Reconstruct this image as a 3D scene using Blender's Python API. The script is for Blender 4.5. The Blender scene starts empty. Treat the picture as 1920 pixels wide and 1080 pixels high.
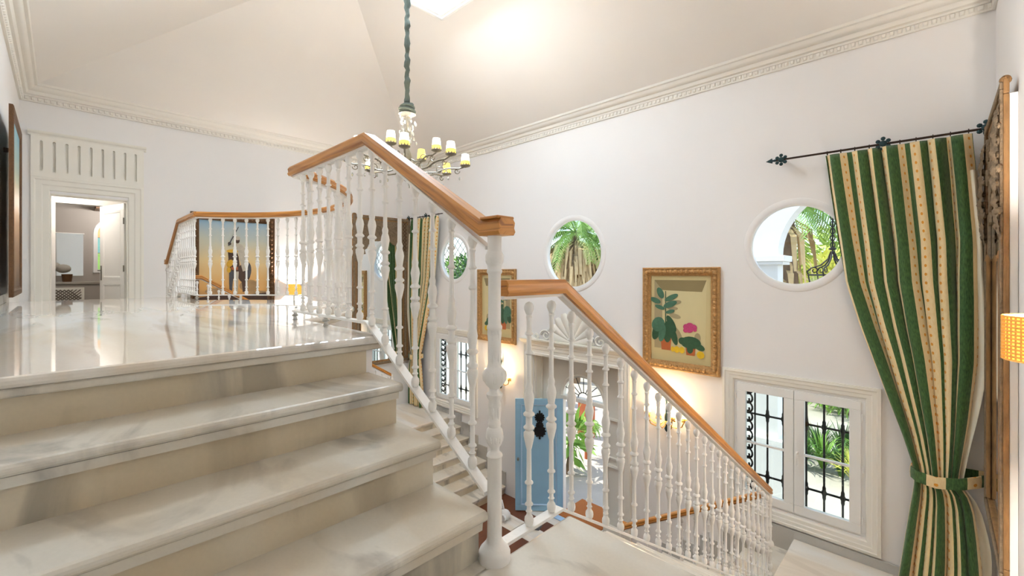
import bpy, bmesh, math, random
from mathutils import Vector, Matrix
random.seed(7)
PI = math.pi
scene = bpy.context.scene
COL = scene.collection

# ------------------------------------------------------------------ camera, world, sun, exposure
EYE = 0.97
cam_d = bpy.data.cameras.new('camera'); cam = bpy.data.objects.new('camera', cam_d); COL.objects.link(cam)
cam.location = (0, 0, EYE)
cam.rotation_euler = (PI/2, 0, math.radians(90-45.79))
cam_d.sensor_width = 36.0; cam_d.lens = 36.0*823/1920
cam_d.shift_y = -27/1920; cam_d.clip_start = 0.02; cam_d.clip_end = 300
scene.camera = cam
scene.view_settings.view_transform = 'Standard'; scene.view_settings.look = 'None'
scene.view_settings.gamma = 1.0; scene.view_settings.use_curve_mapping = False
scene.view_settings.exposure = 1.06

wd = bpy.data.worlds.new('sky'); scene.world = wd; wd.use_nodes = True
wn = wd.node_tree.nodes; wl = wd.node_tree.links
sky = wn.new('ShaderNodeTexSky'); sky.sky_type = 'NISHITA'; sky.sun_disc = False
sky.sun_elevation = math.radians(55); sky.sun_rotation = math.radians(100)
wn['Background'].inputs['Strength'].default_value = 0.2
wl.new(sky.outputs[0], wn['Background'].inputs['Color'])

sun_d = bpy.data.lights.new('sun', 'SUN'); sun_d.energy = 3.6; sun_d.angle = math.radians(1.0); sun_d.color = (1, .95, .86)
sun = bpy.data.objects.new('sun', sun_d); COL.objects.link(sun)
sun.rotation_euler = Vector((0.75, 0.22, -1.0)).to_track_quat('-Z', 'Y').to_euler()
sun.location = (-6, 9, 12)

CHAND_W = 6.0      # each chandelier bulb
SCONCE_W = 7.0
WALL_LAMP_W = 165.0
PANEL_GLOW = 11.0      # radiance of the fill glow added to the ceiling panel

# ------------------------------------------------------------------ room constants (metres; z = 0 is the half landing the camera stands on)
XR, XL, YF, YB = 0.37, -9.05, 5.90, -0.40
CX = -4.34                       # the hall is symmetrical about this plane
UP, LOW, HALL = 0.68, -2.08, -3.22
CROWN = 3.36
def mx(x): return 2*CX - x

# ------------------------------------------------------------------ helpers
def srgb(r, g, b):
    def c(v):
        v /= 255.0
        return v/12.92 if v <= .04045 else ((v+.055)/1.055)**2.4
    return (c(r), c(g), c(b), 1.0)

MATS = {}
def mat(name, rgb, rough=.5, metal=0.0, spec=.5, var=0.06, vscale=6.0, bump=0.0, bscale=40.0, emit=0.0, stretch=None, coat=0.0, trans=0.0):
    m = bpy.data.materials.new(name); m.use_nodes = True; n = m.node_tree.nodes; l = m.node_tree.links
    p = n['Principled BSDF']; c = srgb(*rgb)
    tc = n.new('ShaderNodeTexCoord'); mp = n.new('ShaderNodeMapping'); l.new(tc.outputs['Object'], mp.inputs[0])
    if stretch: mp.inputs['Scale'].default_value = stretch
    nz = n.new('ShaderNodeTexNoise'); nz.inputs['Scale'].default_value = vscale; nz.inputs['Detail'].default_value = 4
    l.new(mp.outputs[0], nz.inputs['Vector'])
    mix = n.new('ShaderNodeMix'); mix.data_type = 'RGBA'
    mix.inputs[6].default_value = tuple(x*(1-var) for x in c[:3])+(1,)
    mix.inputs[7].default_value = tuple(min(1, x*(1+var)) for x in c[:3])+(1,)
    l.new(nz.outputs[0], mix.inputs[0]); l.new(mix.outputs[2], p.inputs['Base Color'])
    p.inputs['Roughness'].default_value = rough; p.inputs['Metallic'].default_value = metal
    p.inputs['Specular IOR Level'].default_value = spec
    p.inputs['Coat Weight'].default_value = coat; p.inputs['Coat Roughness'].default_value = .05
    p.inputs['Transmission Weight'].default_value = trans
    if emit:
        l.new(mix.outputs[2], p.inputs['Emission Color']); p.inputs['Emission Strength'].default_value = emit
    if bump:
        b = n.new('ShaderNodeBump'); b.inputs['Strength'].default_value = bump; b.inputs['Distance'].default_value = .01
        nb = n.new('ShaderNodeTexNoise'); nb.inputs['Scale'].default_value = bscale; nb.inputs['Detail'].default_value = 5
        l.new(mp.outputs[0], nb.inputs['Vector']); l.new(nb.outputs[0], b.inputs['Height']); l.new(b.outputs[0], p.inputs['Normal'])
    MATS[name] = m
    return m

def ramp(n, stops):
    r = n.new('ShaderNodeValToRGB'); e = r.color_ramp.elements
    while len(e) < len(stops): e.new(.5)
    for el, (pos, col) in zip(e, stops): el.position = pos; el.color = col
    return r

def marble(name, base, grey, warm, stretch, rough, seed, bias=.5):
    m = bpy.data.materials.new(name); m.use_nodes = True; n = m.node_tree.nodes; l = m.node_tree.links
    p = n['Principled BSDF']
    tc = n.new('ShaderNodeTexCoord'); mp = n.new('ShaderNodeMapping'); l.new(tc.outputs['Object'], mp.inputs[0])
    mp.inputs['Scale'].default_value = stretch; mp.inputs['Location'].default_value = (seed, seed*.7, seed*.3)
    mp.inputs['Rotation'].default_value = (0, 0, .35)
    n1 = n.new('ShaderNodeTexNoise'); n1.inputs['Scale'].default_value = 1.6; n1.inputs['Detail'].default_value = 6; n1.inputs['Distortion'].default_value = .8
    n2 = n.new('ShaderNodeTexNoise'); n2.inputs['Scale'].default_value = .9; n2.inputs['Detail'].default_value = 3; n2.inputs['Distortion'].default_value = .4
    n3 = n.new('ShaderNodeTexNoise'); n3.inputs['Scale'].default_value = 90; n3.inputs['Detail'].default_value = 2
    for q in (n1, n2): l.new(mp.outputs[0], q.inputs['Vector'])
    l.new(tc.outputs['Object'], n3.inputs['Vector'])
    r1 = ramp(n, [(.36, srgb(*grey)), (bias, srgb(*base)), (.8, srgb(*base))]); l.new(n1.outputs[0], r1.inputs[0])
    r2 = ramp(n, [(.42, (0, 0, 0, 1)), (.60, (1, 1, 1, 1))]); l.new(n2.outputs[0], r2.inputs[0])
    mix = n.new('ShaderNodeMix'); mix.data_type = 'RGBA'; mix.inputs[7].default_value = srgb(*warm)
    mul = n.new('ShaderNodeMath'); mul.operation = 'MULTIPLY'; mul.inputs[1].default_value = .75
    l.new(r2.outputs[0], mul.inputs[0]); l.new(mul.outputs[0], mix.inputs[0]); l.new(r1.outputs[0], mix.inputs[6])
    mix2 = n.new('ShaderNodeMix'); mix2.data_type = 'RGBA'; mix2.blend_type = 'MULTIPLY'; mix2.inputs[0].default_value = .08
    l.new(mix.outputs[2], mix2.inputs[6]); l.new(n3.outputs[0], mix2.inputs[7])
    l.new(mix2.outputs[2], p.inputs['Base Color'])
    p.inputs['Roughness'].default_value = rough
    MATS[name] = m
    return m

def wood_uv(name, light, dark, rough=.35):
    m = bpy.data.materials.new(name); m.use_nodes = True; n = m.node_tree.nodes; l = m.node_tree.links
    p = n['Principled BSDF']
    tc = n.new('ShaderNodeTexCoord'); mp = n.new('ShaderNodeMapping'); l.new(tc.outputs['UV'], mp.inputs[0])
    mp.inputs['Scale'].default_value = (1.6, 34, 1)
    nz = n.new('ShaderNodeTexNoise'); nz.inputs['Scale'].default_value = 1.4; nz.inputs['Detail'].default_value = 5; nz.inputs['Distortion'].default_value = .6
    l.new(mp.outputs[0], nz.inputs['Vector'])
    r = ramp(n, [(.3, srgb(*dark)), (.52, srgb(*light)), (.8, srgb(*[min(255, v+14) for v in light]))]); l.new(nz.outputs[0], r.inputs[0])
    l.new(r.outputs[0], p.inputs['Base Color']); p.inputs['Roughness'].default_value = rough
    MATS[name] = m
    return m

def thin_glass(name, tint, gloss=.08):
    m = bpy.data.materials.new(name); m.use_nodes = True; n = m.node_tree.nodes; l = m.node_tree.links
    n.remove(n['Principled BSDF']); out = n['Material Output']
    t = n.new('ShaderNodeBsdfTransparent'); t.inputs[0].default_value = srgb(*tint)
    g = n.new('ShaderNodeBsdfGlossy'); g.inputs['Roughness'].default_value = .02
    mx_ = n.new('ShaderNodeMixShader')
    mx_.inputs[0].default_value = .05; l.new(t.outputs[0], mx_.inputs[1]); l.new(g.outputs[0], mx_.inputs[2]); l.new(mx_.outputs[0], out.inputs[0])
    MATS[name] = m
    return m

def stripes(name):
    """striped curtain cloth: u runs across the cloth in metres, v down it in metres"""
    m = bpy.data.materials.new(name); m.use_nodes = True; n = m.node_tree.nodes; l = m.node_tree.links
    p = n['Principled BSDF']; tc = n.new('ShaderNodeTexCoord'); sp = n.new('ShaderNodeSeparateXYZ'); l.new(tc.outputs['UV'], sp.inputs[0])
    def math_(op, a, b=None, c=None):
        q = n.new('ShaderNodeMath'); q.operation = op
        for i, v in enumerate((a, b, c)):
            if v is None: continue
            if isinstance(v, (int, float)): q.inputs[i].default_value = v
            else: l.new(v, q.inputs[i])
        return q.outputs[0]
    per = .285
    fu = math_('FRACT', math_('DIVIDE', sp.outputs[0], per))
    is_cream = math_('GREATER_THAN', fu, .54)
    du = math_('MULTIPLY', math_('SUBTRACT', fu, .77), per/.015)
    fv = math_('FRACT', math_('DIVIDE', sp.outputs[1], .082))
    dv = math_('MULTIPLY', math_('SUBTRACT', fv, .5), .082/.0145)
    r2 = math_('ADD', math_('MULTIPLY', du, du), math_('MULTIPLY', dv, dv))
    dot = math_('LESS_THAN', r2, 1.0)
    nz = n.new('ShaderNodeTexNoise'); nz.inputs['Scale'].default_value = 30; nz.inputs['Detail'].default_value = 5
    mp = n.new('ShaderNodeMapping'); mp.inputs['Scale'].default_value = (3, .8, 1); l.new(tc.outputs['UV'], mp.inputs[0]); l.new(mp.outputs[0], nz.inputs['Vector'])
    g = ramp(n, [(.3, srgb(30, 66, 26)), (.7, srgb(74, 112, 56))]); l.new(nz.outputs[0], g.inputs[0])
    cr = ramp(n, [(.3, srgb(236, 206, 150)), (.7, srgb(244, 220, 172))]); l.new(nz.outputs[0], cr.inputs[0])
    m1 = n.new('ShaderNodeMix'); m1.data_type = 'RGBA'; l.new(dot, m1.inputs[0]); l.new(cr.outputs[0], m1.inputs[6]); m1.inputs[7].default_value = srgb(226, 150, 40)
    m2 = n.new('ShaderNodeMix'); m2.data_type = 'RGBA'; l.new(is_cream, m2.inputs[0]); l.new(g.outputs[0], m2.inputs[6]); l.new(m1.outputs[2], m2.inputs[7])
    l.new(m2.outputs[2], p.inputs['Base Color']); p.inputs['Roughness'].default_value = .75
    p.inputs['Sheen Weight'].default_value = .2
    MATS[name] = m
    return m

def gradient_sky(name, stops):
    """flat painted canvas: colours run up the canvas (object z), broken by brush noise"""
    m = bpy.data.materials.new(name); m.use_nodes = True; n = m.node_tree.nodes; l = m.node_tree.links
    p = n['Principled BSDF']; tc = n.new('ShaderNodeTexCoord'); sp = n.new('ShaderNodeSeparateXYZ'); l.new(tc.outputs['Generated'], sp.inputs[0])
    nz = n.new('ShaderNodeTexNoise'); nz.inputs['Scale'].default_value = 3.5; nz.inputs['Detail'].default_value = 5; l.new(tc.outputs['Generated'], nz.inputs['Vector'])
    ma = n.new('ShaderNodeMath'); ma.operation = 'MULTIPLY_ADD'; ma.inputs[1].default_value = .3; l.new(nz.outputs[0], ma.inputs[0]); l.new(sp.outputs[2], ma.inputs[2])
    sb = n.new('ShaderNodeMath'); sb.operation = 'SUBTRACT'; sb.inputs[1].default_value = .15; l.new(ma.outputs[0], sb.inputs[0])
    r = ramp(n, [(a, srgb(*c)) for a, c in stops]); l.new(sb.outputs[0], r.inputs[0]); l.new(r.outputs[0], p.inputs['Base Color'])
    p.inputs['Roughness'].default_value = .45
    MATS[name] = m
    return m

ORG = {}
class MB:
    def __init__(s): s.v = []; s.f = []; s.uv = None; s.mi = []
    def add(s, vs, fs):
        o = len(s.v); s.v += [tuple(v) for v in vs]; s.f += [tuple(i+o for i in f) for f in fs]; return s
    def box(s, x0, x1, y0, y1, z0, z1):
        return s.add([(x0,y0,z0),(x1,y0,z0),(x1,y1,z0),(x0,y1,z0),(x0,y0,z1),(x1,y0,z1),(x1,y1,z1),(x0,y1,z1)],
                     [(0,3,2,1),(4,5,6,7),(0,1,5,4),(1,2,6,5),(2,3,7,6),(3,0,4,7)])
    def prism(s, poly, a, b):
        """polygon of 3D points extruded from offset a to offset b (vectors)"""
        a = Vector(a); b = Vector(b); n = len(poly)
        vs = [Vector(p)+a for p in poly]+[Vector(p)+b for p in poly]
        return s.add(vs, [tuple(range(n)), tuple(range(2*n-1, n-1, -1))]+[(i, (i+1) % n, n+(i+1) % n, n+i) for i in range(n)])
    def lathe(s, prof, seg=12, c=(0, 0, 0), axis='z', a0=0, a1=2*PI, cap=True):
        full = abs(a1-a0-2*PI) < 1e-6; k = seg if full else seg+1
        vs = []
        for r, h in prof:
            for i in range(k):
                t = a0+(a1-a0)*i/seg
                p = (r*math.cos(t), r*math.sin(t), h)
                if axis == 'y': p = (p[0], p[2], p[1])
                if axis == 'x': p = (p[2], p[0], p[1])
                vs.append((p[0]+c[0], p[1]+c[1], p[2]+c[2]))
        fs = []
        for j in range(len(prof)-1):
            for i in range(seg):
                i2 = (i+1) % k
                fs.append((j*k+i, j*k+i2, (j+1)*k+i2, (j+1)*k+i))
        if full and cap:
            if prof[0][0] > 1e-5: fs.append(tuple(range(k))[::-1])
            if prof[-1][0] > 1e-5: fs.append(tuple((len(prof)-1)*k+i for i in range(k)))
        return s.add(vs, fs)
    def ball(s, c, r, seg=10, rings=6, sc=(1, 1, 1)):
        vs = []; fs = []
        for j in range(rings+1):
            t = PI*j/rings
            for i in range(seg):
                a = 2*PI*i/seg
                vs.append((c[0]+sc[0]*r*math.sin(t)*math.cos(a), c[1]+sc[1]*r*math.sin(t)*math.sin(a), c[2]-sc[2]*r*math.cos(t)))
        for j in range(rings):
            for i in range(seg):
                fs.append((j*seg+i, j*seg+(i+1) % seg, (j+1)*seg+(i+1) % seg, (j+1)*seg+i))
        return s.add(vs, fs)
    def tube(s, pts, r, seg=6, closed=False):
        pts = [Vector(p) for p in pts]; n = len(pts); rs = r if isinstance(r, (list, tuple)) else [r]*n
        up = Vector((0, 0, 1)); vs = []; prev = None
        for i, p in enumerate(pts):
            if closed: t = pts[(i+1) % n]-pts[i-1]
            else: t = pts[min(i+1, n-1)]-pts[max(i-1, 0)]
            t.normalize()
            if prev is None:
                a = up.cross(t)
                if a.length < .05: a = Vector((1, 0, 0)).cross(t)
            else:
                a = prev - t*prev.dot(t)
            a.normalize(); prev = a; b = t.cross(a)
            for k in range(seg):
                q = 2*PI*k/seg; vs.append(p+(a*math.cos(q)+b*math.sin(q))*rs[i])
        fs = []
        m = n if closed else n-1
        for i in range(m):
            j = (i+1) % n
            for k in range(seg): fs.append((i*seg+k, i*seg+(k+1) % seg, j*seg+(k+1) % seg, j*seg+k))
        if not closed: fs += [tuple(range(seg))[::-1], tuple((n-1)*seg+k for k in range(seg))]
        return s.add(vs, fs)
    def sweep(s, path, prof, closed=False, normal=None, uv=False):
        """profile (lateral, vertical) carried along a path. normal None: lateral in XY, vertical = +z.
        normal given: the path lies in the plane with that normal; lateral in-plane (to the left), vertical along the normal."""
        path = [Vector(p) for p in path]; n = len(path); k = len(prof); N = Vector(normal) if normal else Vector((0, 0, 1))
        vs = []; L = [0]
        for i in range(1, n): L.append(L[-1]+(path[i]-path[i-1]).length)
        for i, p in enumerate(path):
            def d(a, b):
                t = path[b]-path[a]
                t = t-N*t.dot(N)
                return t.normalized()
            if closed: t0 = d((i-1) % n, i); t1 = d(i, (i+1) % n)
            else: t0 = d(i-1, i) if i > 0 else d(i, i+1); t1 = d(i, i+1) if i < n-1 else t0
            l0 = N.cross(t0); l1 = N.cross(t1); m = (l0+l1)
            m.normalize(); m = m/max(.3, m.dot(l0))
            for a, b in prof: vs.append(p+m*a+N*b)
        fs = []; base = len(s.v)
        cnt = n if closed else n-1
        uvs = []
        per = [0]
        for q in range(k): per.append(per[-1]+math.dist(prof[q], prof[(q+1) % k]))
        for i in range(cnt):
            j = (i+1) % n
            for q in range(k):
                q2 = (q+1) % k
                fs.append((i*k+q, i*k+q2, j*k+q2, j*k+q))
                Li = L[i]; Lj = L[j] if j > i else L[i]+1
                uvs.append([(Li, per[q]), (Li, per[q+1]), (Lj, per[q+1]), (Lj, per[q])])
        if not closed:
            fs += [tuple(range(k))[::-1], tuple((n-1)*k+q for q in range(k))]
            uvs += [[(0, per[q]) for q in range(k)][::-1], [(L[-1], per[q]) for q in range(k)]]
        s.add(vs, fs)
        if uv: s.uv = (s.uv or [])+uvs
        return s
    def build(s, name, m=None, parent=None, smooth=None, bevel=0, local=False, kind=None):
        me = bpy.data.meshes.new(name)
        o = ORG.get(parent, (0, 0, 0)) if parent is not None and not local else (0, 0, 0)
        me.from_pydata([(v[0]-o[0], v[1]-o[1], v[2]-o[2]) for v in s.v], [], s.f)
        if s.uv:
            ul = me.uv_layers.new(name='UVMap')
            i = 0
            for pol, us in zip(me.polygons, s.uv):
                for li, u in zip(pol.loop_indices, us): ul.data[li].uv = u
        bm = bmesh.new(); bm.from_mesh(me)
        bmesh.ops.recalc_face_normals(bm, faces=bm.faces); bm.to_mesh(me); bm.free()
        if smooth is not None:
            me.polygons.foreach_set('use_smooth', [True]*len(me.polygons))
            me.set_sharp_from_angle(angle=math.radians(smooth))
        ob = bpy.data.objects.new(name, me); COL.objects.link(ob)
        if m: me.materials.append(MATS[m] if isinstance(m, str) else m)
        if parent is not None: ob.parent = parent; ORG[ob] = ORG.get(parent, (0, 0, 0))
        else: ORG[ob] = (0, 0, 0)
        if bevel:
            b = ob.modifiers.new('bevel', 'BEVEL'); b.width = bevel; b.segments = 2; b.limit_method = 'ANGLE'; b.angle_limit = math.radians(40)
        if kind: ob['kind'] = kind
        return ob

def thing(name, label, cat, loc=(0, 0, 0), group=None, rotz=0, kind=None):
    o = bpy.data.objects.new(name, None); COL.objects.link(o); o.location = loc; o.rotation_euler = (0, 0, rotz); o.empty_display_size = .1
    ORG[o] = tuple(loc); o['label'] = label; o['category'] = cat
    if group: o['group'] = group
    if kind: o['kind'] = kind
    return o
def tag(o, label, cat=None, group=None, kind=None):
    o['label'] = label
    if cat: o['category'] = cat
    if group: o['group'] = group
    if kind: o['kind'] = kind
    return o
def struct(o, label=None):
    o['kind'] = 'structure'
    if label: o['label'] = label
    return o
def put(src, parent, loc, rotz=0, name=None):
    """linked-data copy of a part (mesh built in local coordinates)"""
    c = bpy.data.objects.new(name or src.name.split('.')[0], src.data if isinstance(src, bpy.types.Object) else src)
    COL.objects.link(c); c.parent = parent
    o = ORG.get(parent, (0, 0, 0)); c.location = (loc[0]-o[0], loc[1]-o[1], loc[2]-o[2]); c.rotation_euler = (0, 0, rotz)
    ORG[c] = o
    return c
MIRC = {}
def mirror_thing(t, label, about=CX):
    """the same thing on the other side of the hall, every part copied"""
    def mm(me):
        if me not in MIRC:
            q = me.copy()
            for v in q.vertices: v.co.x = -v.co.x
            q.flip_normals(); MIRC[me] = q
        return MIRC[me]
    def rec(o, parent):
        c = bpy.data.objects.new(o.name.split('.')[0], mm(o.data) if o.type == 'MESH' else None)
        COL.objects.link(c)
        for md in o.modifiers:
            if md.type == 'BEVEL':
                b = c.modifiers.new('bevel', 'BEVEL'); b.width = md.width; b.segments = md.segments; b.limit_method = 'ANGLE'; b.angle_limit = md.angle_limit
            if md.type == 'SOLIDIFY':
                b = c.modifiers.new('solidify', 'SOLIDIFY'); b.thickness = md.thickness; b.offset = md.offset; b.material_offset = md.material_offset
        for k in o.keys():
            if k in ('label', 'category', 'group', 'kind'): c[k] = o[k]
        c.rotation_euler = (0, 0, -o.rotation_euler.z); c.scale = o.scale
        if parent is None: c.location = (2*about-o.location.x, o.location.y, o.location.z)
        else: c.parent = parent; c.location = (-o.location.x, o.location.y, o.location.z)
        for ch in list(o.children):
            if ch.type in ('MESH', 'EMPTY'): rec(ch, c)
        return c
    c = rec(t, None); c['label'] = label
    return c
def holed(name, outer, holes, y0, y1, m, plane='xz'):
    """wall slab with openings: 2D outline and hole outlines, filled and extruded"""
    cu = bpy.data.curves.new(name, 'CURVE'); cu.dimensions = '2D'; cu.fill_mode = 'BOTH'; cu.extrude = abs(y1-y0)/2
    for pts in [outer]+holes:
        sp = cu.splines.new('POLY'); sp.points.add(len(pts)-1); sp.use_cyclic_u = True
        for p, q in zip(sp.points, pts): p.co = (q[0], q[1], 0, 1)
    tmp = bpy.data.objects.new('tmp', cu); COL.objects.link(tmp)
    dg = bpy.context.evaluated_depsgraph_get(); dg.update()
    me = bpy.data.meshes.new_from_object(tmp.evaluated_get(dg)); bpy.data.objects.remove(tmp); bpy.data.curves.remove(cu)
    mid = (y0+y1)/2
    for v in me.vertices:
        x, z, d = v.co
        v.co = (x, mid-d, z) if plane == 'xz' else (mid+d, x, z)
    me.name = name; me.materials.clear(); me.materials.append(MATS[m])
    bm = bmesh.new(); bm.from_mesh(me); bmesh.ops.remove_doubles(bm, verts=bm.verts, dist=1e-5); bmesh.ops.recalc_face_normals(bm, faces=bm.faces); bm.to_mesh(me); bm.free()
    for p_ in me.polygons: p_.use_smooth = False
    ob = bpy.data.objects.new(name, me); COL.objects.link(ob); ORG[ob] = (0, 0, 0)
    return ob
def circ(cx, cz, r, n=48, a0=0, a1=2*PI, rz=None):
    rz = rz or r
    full = abs(a1-a0-2*PI) < 1e-6
    return [(cx+r*math.cos(a0+(a1-a0)*i/(n if full else n-1)), cz+rz*math.sin(a0+(a1-a0)*i/(n if full else n-1))) for i in range(n)]
def rect(x0, x1, z0, z1): return [(x0, z0), (x1, z0), (x1, z1), (x0, z1)]
def point_light(name, loc, w, col, r=.05, parent=None):
    d = bpy.data.lights.new(name, 'POINT'); d.energy = w; d.color = col; d.shadow_soft_size = r
    o = bpy.data.objects.new(name, d); COL.objects.link(o)
    if parent is not None:
        p = ORG[parent]; o.parent = parent; o.location = (loc[0]-p[0], loc[1]-p[1], loc[2]-p[2])
    else: o.location = loc
    return o

# ------------------------------------------------------------------ materials
mat('wall_paint', (243, 240, 238), .85, var=.012, vscale=2)
mat('ceiling_paint', (241, 236, 230), .85, var=.015, vscale=1.5)
mat('crown_paint', (239, 234, 225), .6, var=.02)
mat('door_paint', (241, 237, 227), .45, var=.02)
mat('white_gloss', (246, 245, 242), .3, var=.015)
mat('iron_white', (247, 244, 239), .38, var=.03, vscale=12, bump=.15, bscale=60)
mat('iron_black', (22, 24, 26), .5, metal=.4, var=.2, vscale=20)
marble('marble_tread', (230, 225, 214), (188, 184, 176), (216, 203, 182), (1.1, 2.4, 2), .2, 3.0, .46)
marble('marble_riser', (228, 218, 198), (158, 154, 144), (212, 194, 162), (1.6, 1.6, .35), .28, 8.0, .45)
marble('marble_floor', (244, 240, 233), (206, 202, 196), (232, 216, 194), (.5, 3.0, 1), .03, 5.0, .46)
marble('marble_grey', (196, 194, 190), (166, 164, 160), (190, 184, 172), (1, 1, 1), .3, 1.0, .5)
wood_uv('oak_rail', (204, 138, 62), (148, 88, 32))
mat('hall_wood', (112, 64, 40), .3, var=.25, vscale=5, stretch=(8, 1, 1))
mat('gold_frame', (188, 146, 92), .42, metal=.4, var=.5, vscale=45, bump=.8, bscale=90)
mat('gold_dark', (98, 66, 36), .5, metal=.25, var=.35, vscale=50, bump=.6, bscale=80)
mat('carved_wood', (136, 116, 92), .85, var=.5, vscale=28, bump=1.0, bscale=55)
mat('carved_gilt', (150, 112, 70), .65, metal=.1, var=.6, vscale=22, bump=.9, bscale=45, stretch=(1, 1, .35))
mat('canvas_cream', (206, 190, 140), .6, var=.04, vscale=3)
mat('paint_pale', (216, 202, 154), .6, var=.04)
mat('paint_shade', (140, 124, 84), .6, var=.06)
mat('paint_taupe', (168, 152, 116), .6, var=.06)
mat('paint_green', (46, 84, 56), .6, var=.35, vscale=25)
mat('paint_leaf', (70, 112, 88), .6, var=.35, vscale=25)
mat('paint_pot', (176, 96, 52), .6, var=.2, vscale=15)
mat('paint_lemon', (222, 184, 36), .6, var=.2, vscale=30)
mat('paint_pink', (190, 66, 118), .6, var=.3, vscale=60)
mat('paint_brown', (74, 50, 38), .6, var=.3, vscale=30)
mat('paint_robe', (196, 186, 168), .6, var=.25, vscale=20)
mat('paint_slate', (76, 76, 82), .6, var=.3, vscale=20)
mat('paint_gold', (222, 172, 52), .6, var=.25, vscale=30)
mat('paint_dust', (176, 140, 96), .6, var=.3, vscale=10)
gradient_sky('desert_canvas', [(.0, (150, 104, 62)), (.2, (226, 170, 96)), (.5, (234, 206, 150)), (.75, (206, 204, 184)), (1.0, (150, 184, 206))])
gradient_sky('landscape_canvas', [(.0, (84, 58, 40)), (.25, (150, 104, 62)), (.5, (210, 160, 92)), (.7, (190, 196, 170)), (1.0, (110, 178, 200))])
stripes('curtain_cloth')
mat('lining', (236, 226, 204), .8, var=.03)
mat('bronze', (58, 44, 36), .4, metal=.7, var=.15)
mat('verdigris', (38, 62, 66), .5, metal=.5, var=.25, vscale=30)
mat('mirror', (232, 238, 240), .02, metal=1.0, var=.0)
thin_glass('glass', (246, 252, 250))
mat('chand_metal', (150, 144, 130), .35, metal=.5, var=.2, vscale=40)
mat('brass', (200, 160, 84), .3, metal=.8, var=.15)
mat('shade_white', (255, 246, 220), .6, var=0, emit=4.0)
mat('shade_amber', (250, 214, 84), .6, var=.05, emit=1.2)
mat('shade_warm', (255, 220, 160), .6, var=.02, emit=1.8)
mat('cord_cloth', (64, 70, 60), .85, var=.25, vscale=25, bump=.7, bscale=30)
mat('crystal', (235, 236, 230), .08, var=.0, spec=.9, trans=.6)
mat('wicker_glow', (250, 190, 80), .7, var=.1, vscale=60, emit=.9)
mat('wicker', (206, 150, 70), .7, var=.2, vscale=60, emit=.25)
mat('panel_fill_glow', (222, 240, 255), .5, var=0, emit=PANEL_GLOW)
mat('blue_door', (150, 194, 222), .45, var=.06, vscale=5)
mat('blue_edge', (176, 206, 232), .4, var=.03)
mat('coir', (176, 104, 48), .95, var=.25, vscale=80, bump=.8, bscale=120)
mat('plastic_white', (238, 238, 236), .5, var=.02)
mat('grey_rubber', (96, 100, 106), .6, var=.1)
mat('bath_wall', (176, 168, 160), .8, var=.03)
mat('bath_ceiling', (226, 222, 216), .8, var=.02)
mat('stone_top', (168, 162, 152), .4, var=.1)
mat('dark_lattice', (120, 108, 96), .6, var=.1)
mat('hinge_metal', (150, 148, 140), .35, metal=.8, var=.05)
mat('terracotta', (178, 98, 60), .8, var=.15)
mat('paving', (186, 178, 166), .85, var=.12, vscale=3, bump=.2)
mat('render_white', (240, 238, 234), .85, var=.02)
mat('bark', (132, 108, 84), .9, var=.3, vscale=8, bump=.8, bscale=20)
mat('dry_frond', (214, 184, 136), .85, var=.25, vscale=6)
for nm, c in (('leaf_dark', (66, 112, 42)), ('leaf_mid', (122, 166, 62)), ('leaf_light', (180, 200, 96)), ('leaf_yellow', (214, 212, 100)), ('leaf_blue', (96, 132, 72))):
    mat(nm, c, .55, var=.3, vscale=1.3)
mat('glass_teal', (120, 180, 178), .3, var=.3, vscale=12, emit=.35)
mat('glass_orange', (226, 178, 120), .3, var=.3, vscale=12, emit=.35)
mat('glass_green', (150, 200, 110), .3, var=.3, vscale=12, emit=.35)
mat('garden_chair', (236, 238, 240), .4, var=.02)

# ------------------------------------------------------------------ walls
RND = [(-1.19, 1.30, .467), (CX, 1.30, .563), (mx(-1.19), 1.30, .467)]
WINX = [-1.20, mx(-1.20)]
WZ0, WZ1, WHW = -1.81, -.35, .645
DO_HW, DO_TOP = .875, -.37
struct(holed('wall_front', rect(XL-.3, XR+.3, HALL-.1, 3.7),
      [circ(a, b, r, 64) for a, b, r in RND]+[rect(c-WHW, c+WHW, WZ0, WZ1) for c in WINX]+[rect(CX-DO_HW, CX+DO_HW, HALL, DO_TOP)], YF, YF+.10, 'wall_paint'), 'white painted entrance wall with round windows')
D1Y0, D1Y1, D1Z = -.106, .73, 2.11
struct(holed('wall_left', rect(YB-.3, YF+.3, HALL-.1, 3.7), [rect(D1Y0, D1Y1, .0, D1Z)], XL-.2, XL, 'wall_paint', 'yz'), 'white painted end wall with a doorway and a desert painting')
struct(MB().box(XR, XR+.3, YB-.3, YF+.3, HALL-.1, 3.7).build('wall_right', 'wall_paint'), 'white painted wall at the right edge behind the mirror')
struct(MB().box(XL-.2, XR+.3, YB-.3, YB, HALL-.1, 3.7).build('wall_back', 'wall_paint'), 'white painted wall at the left edge behind a painting')

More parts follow.
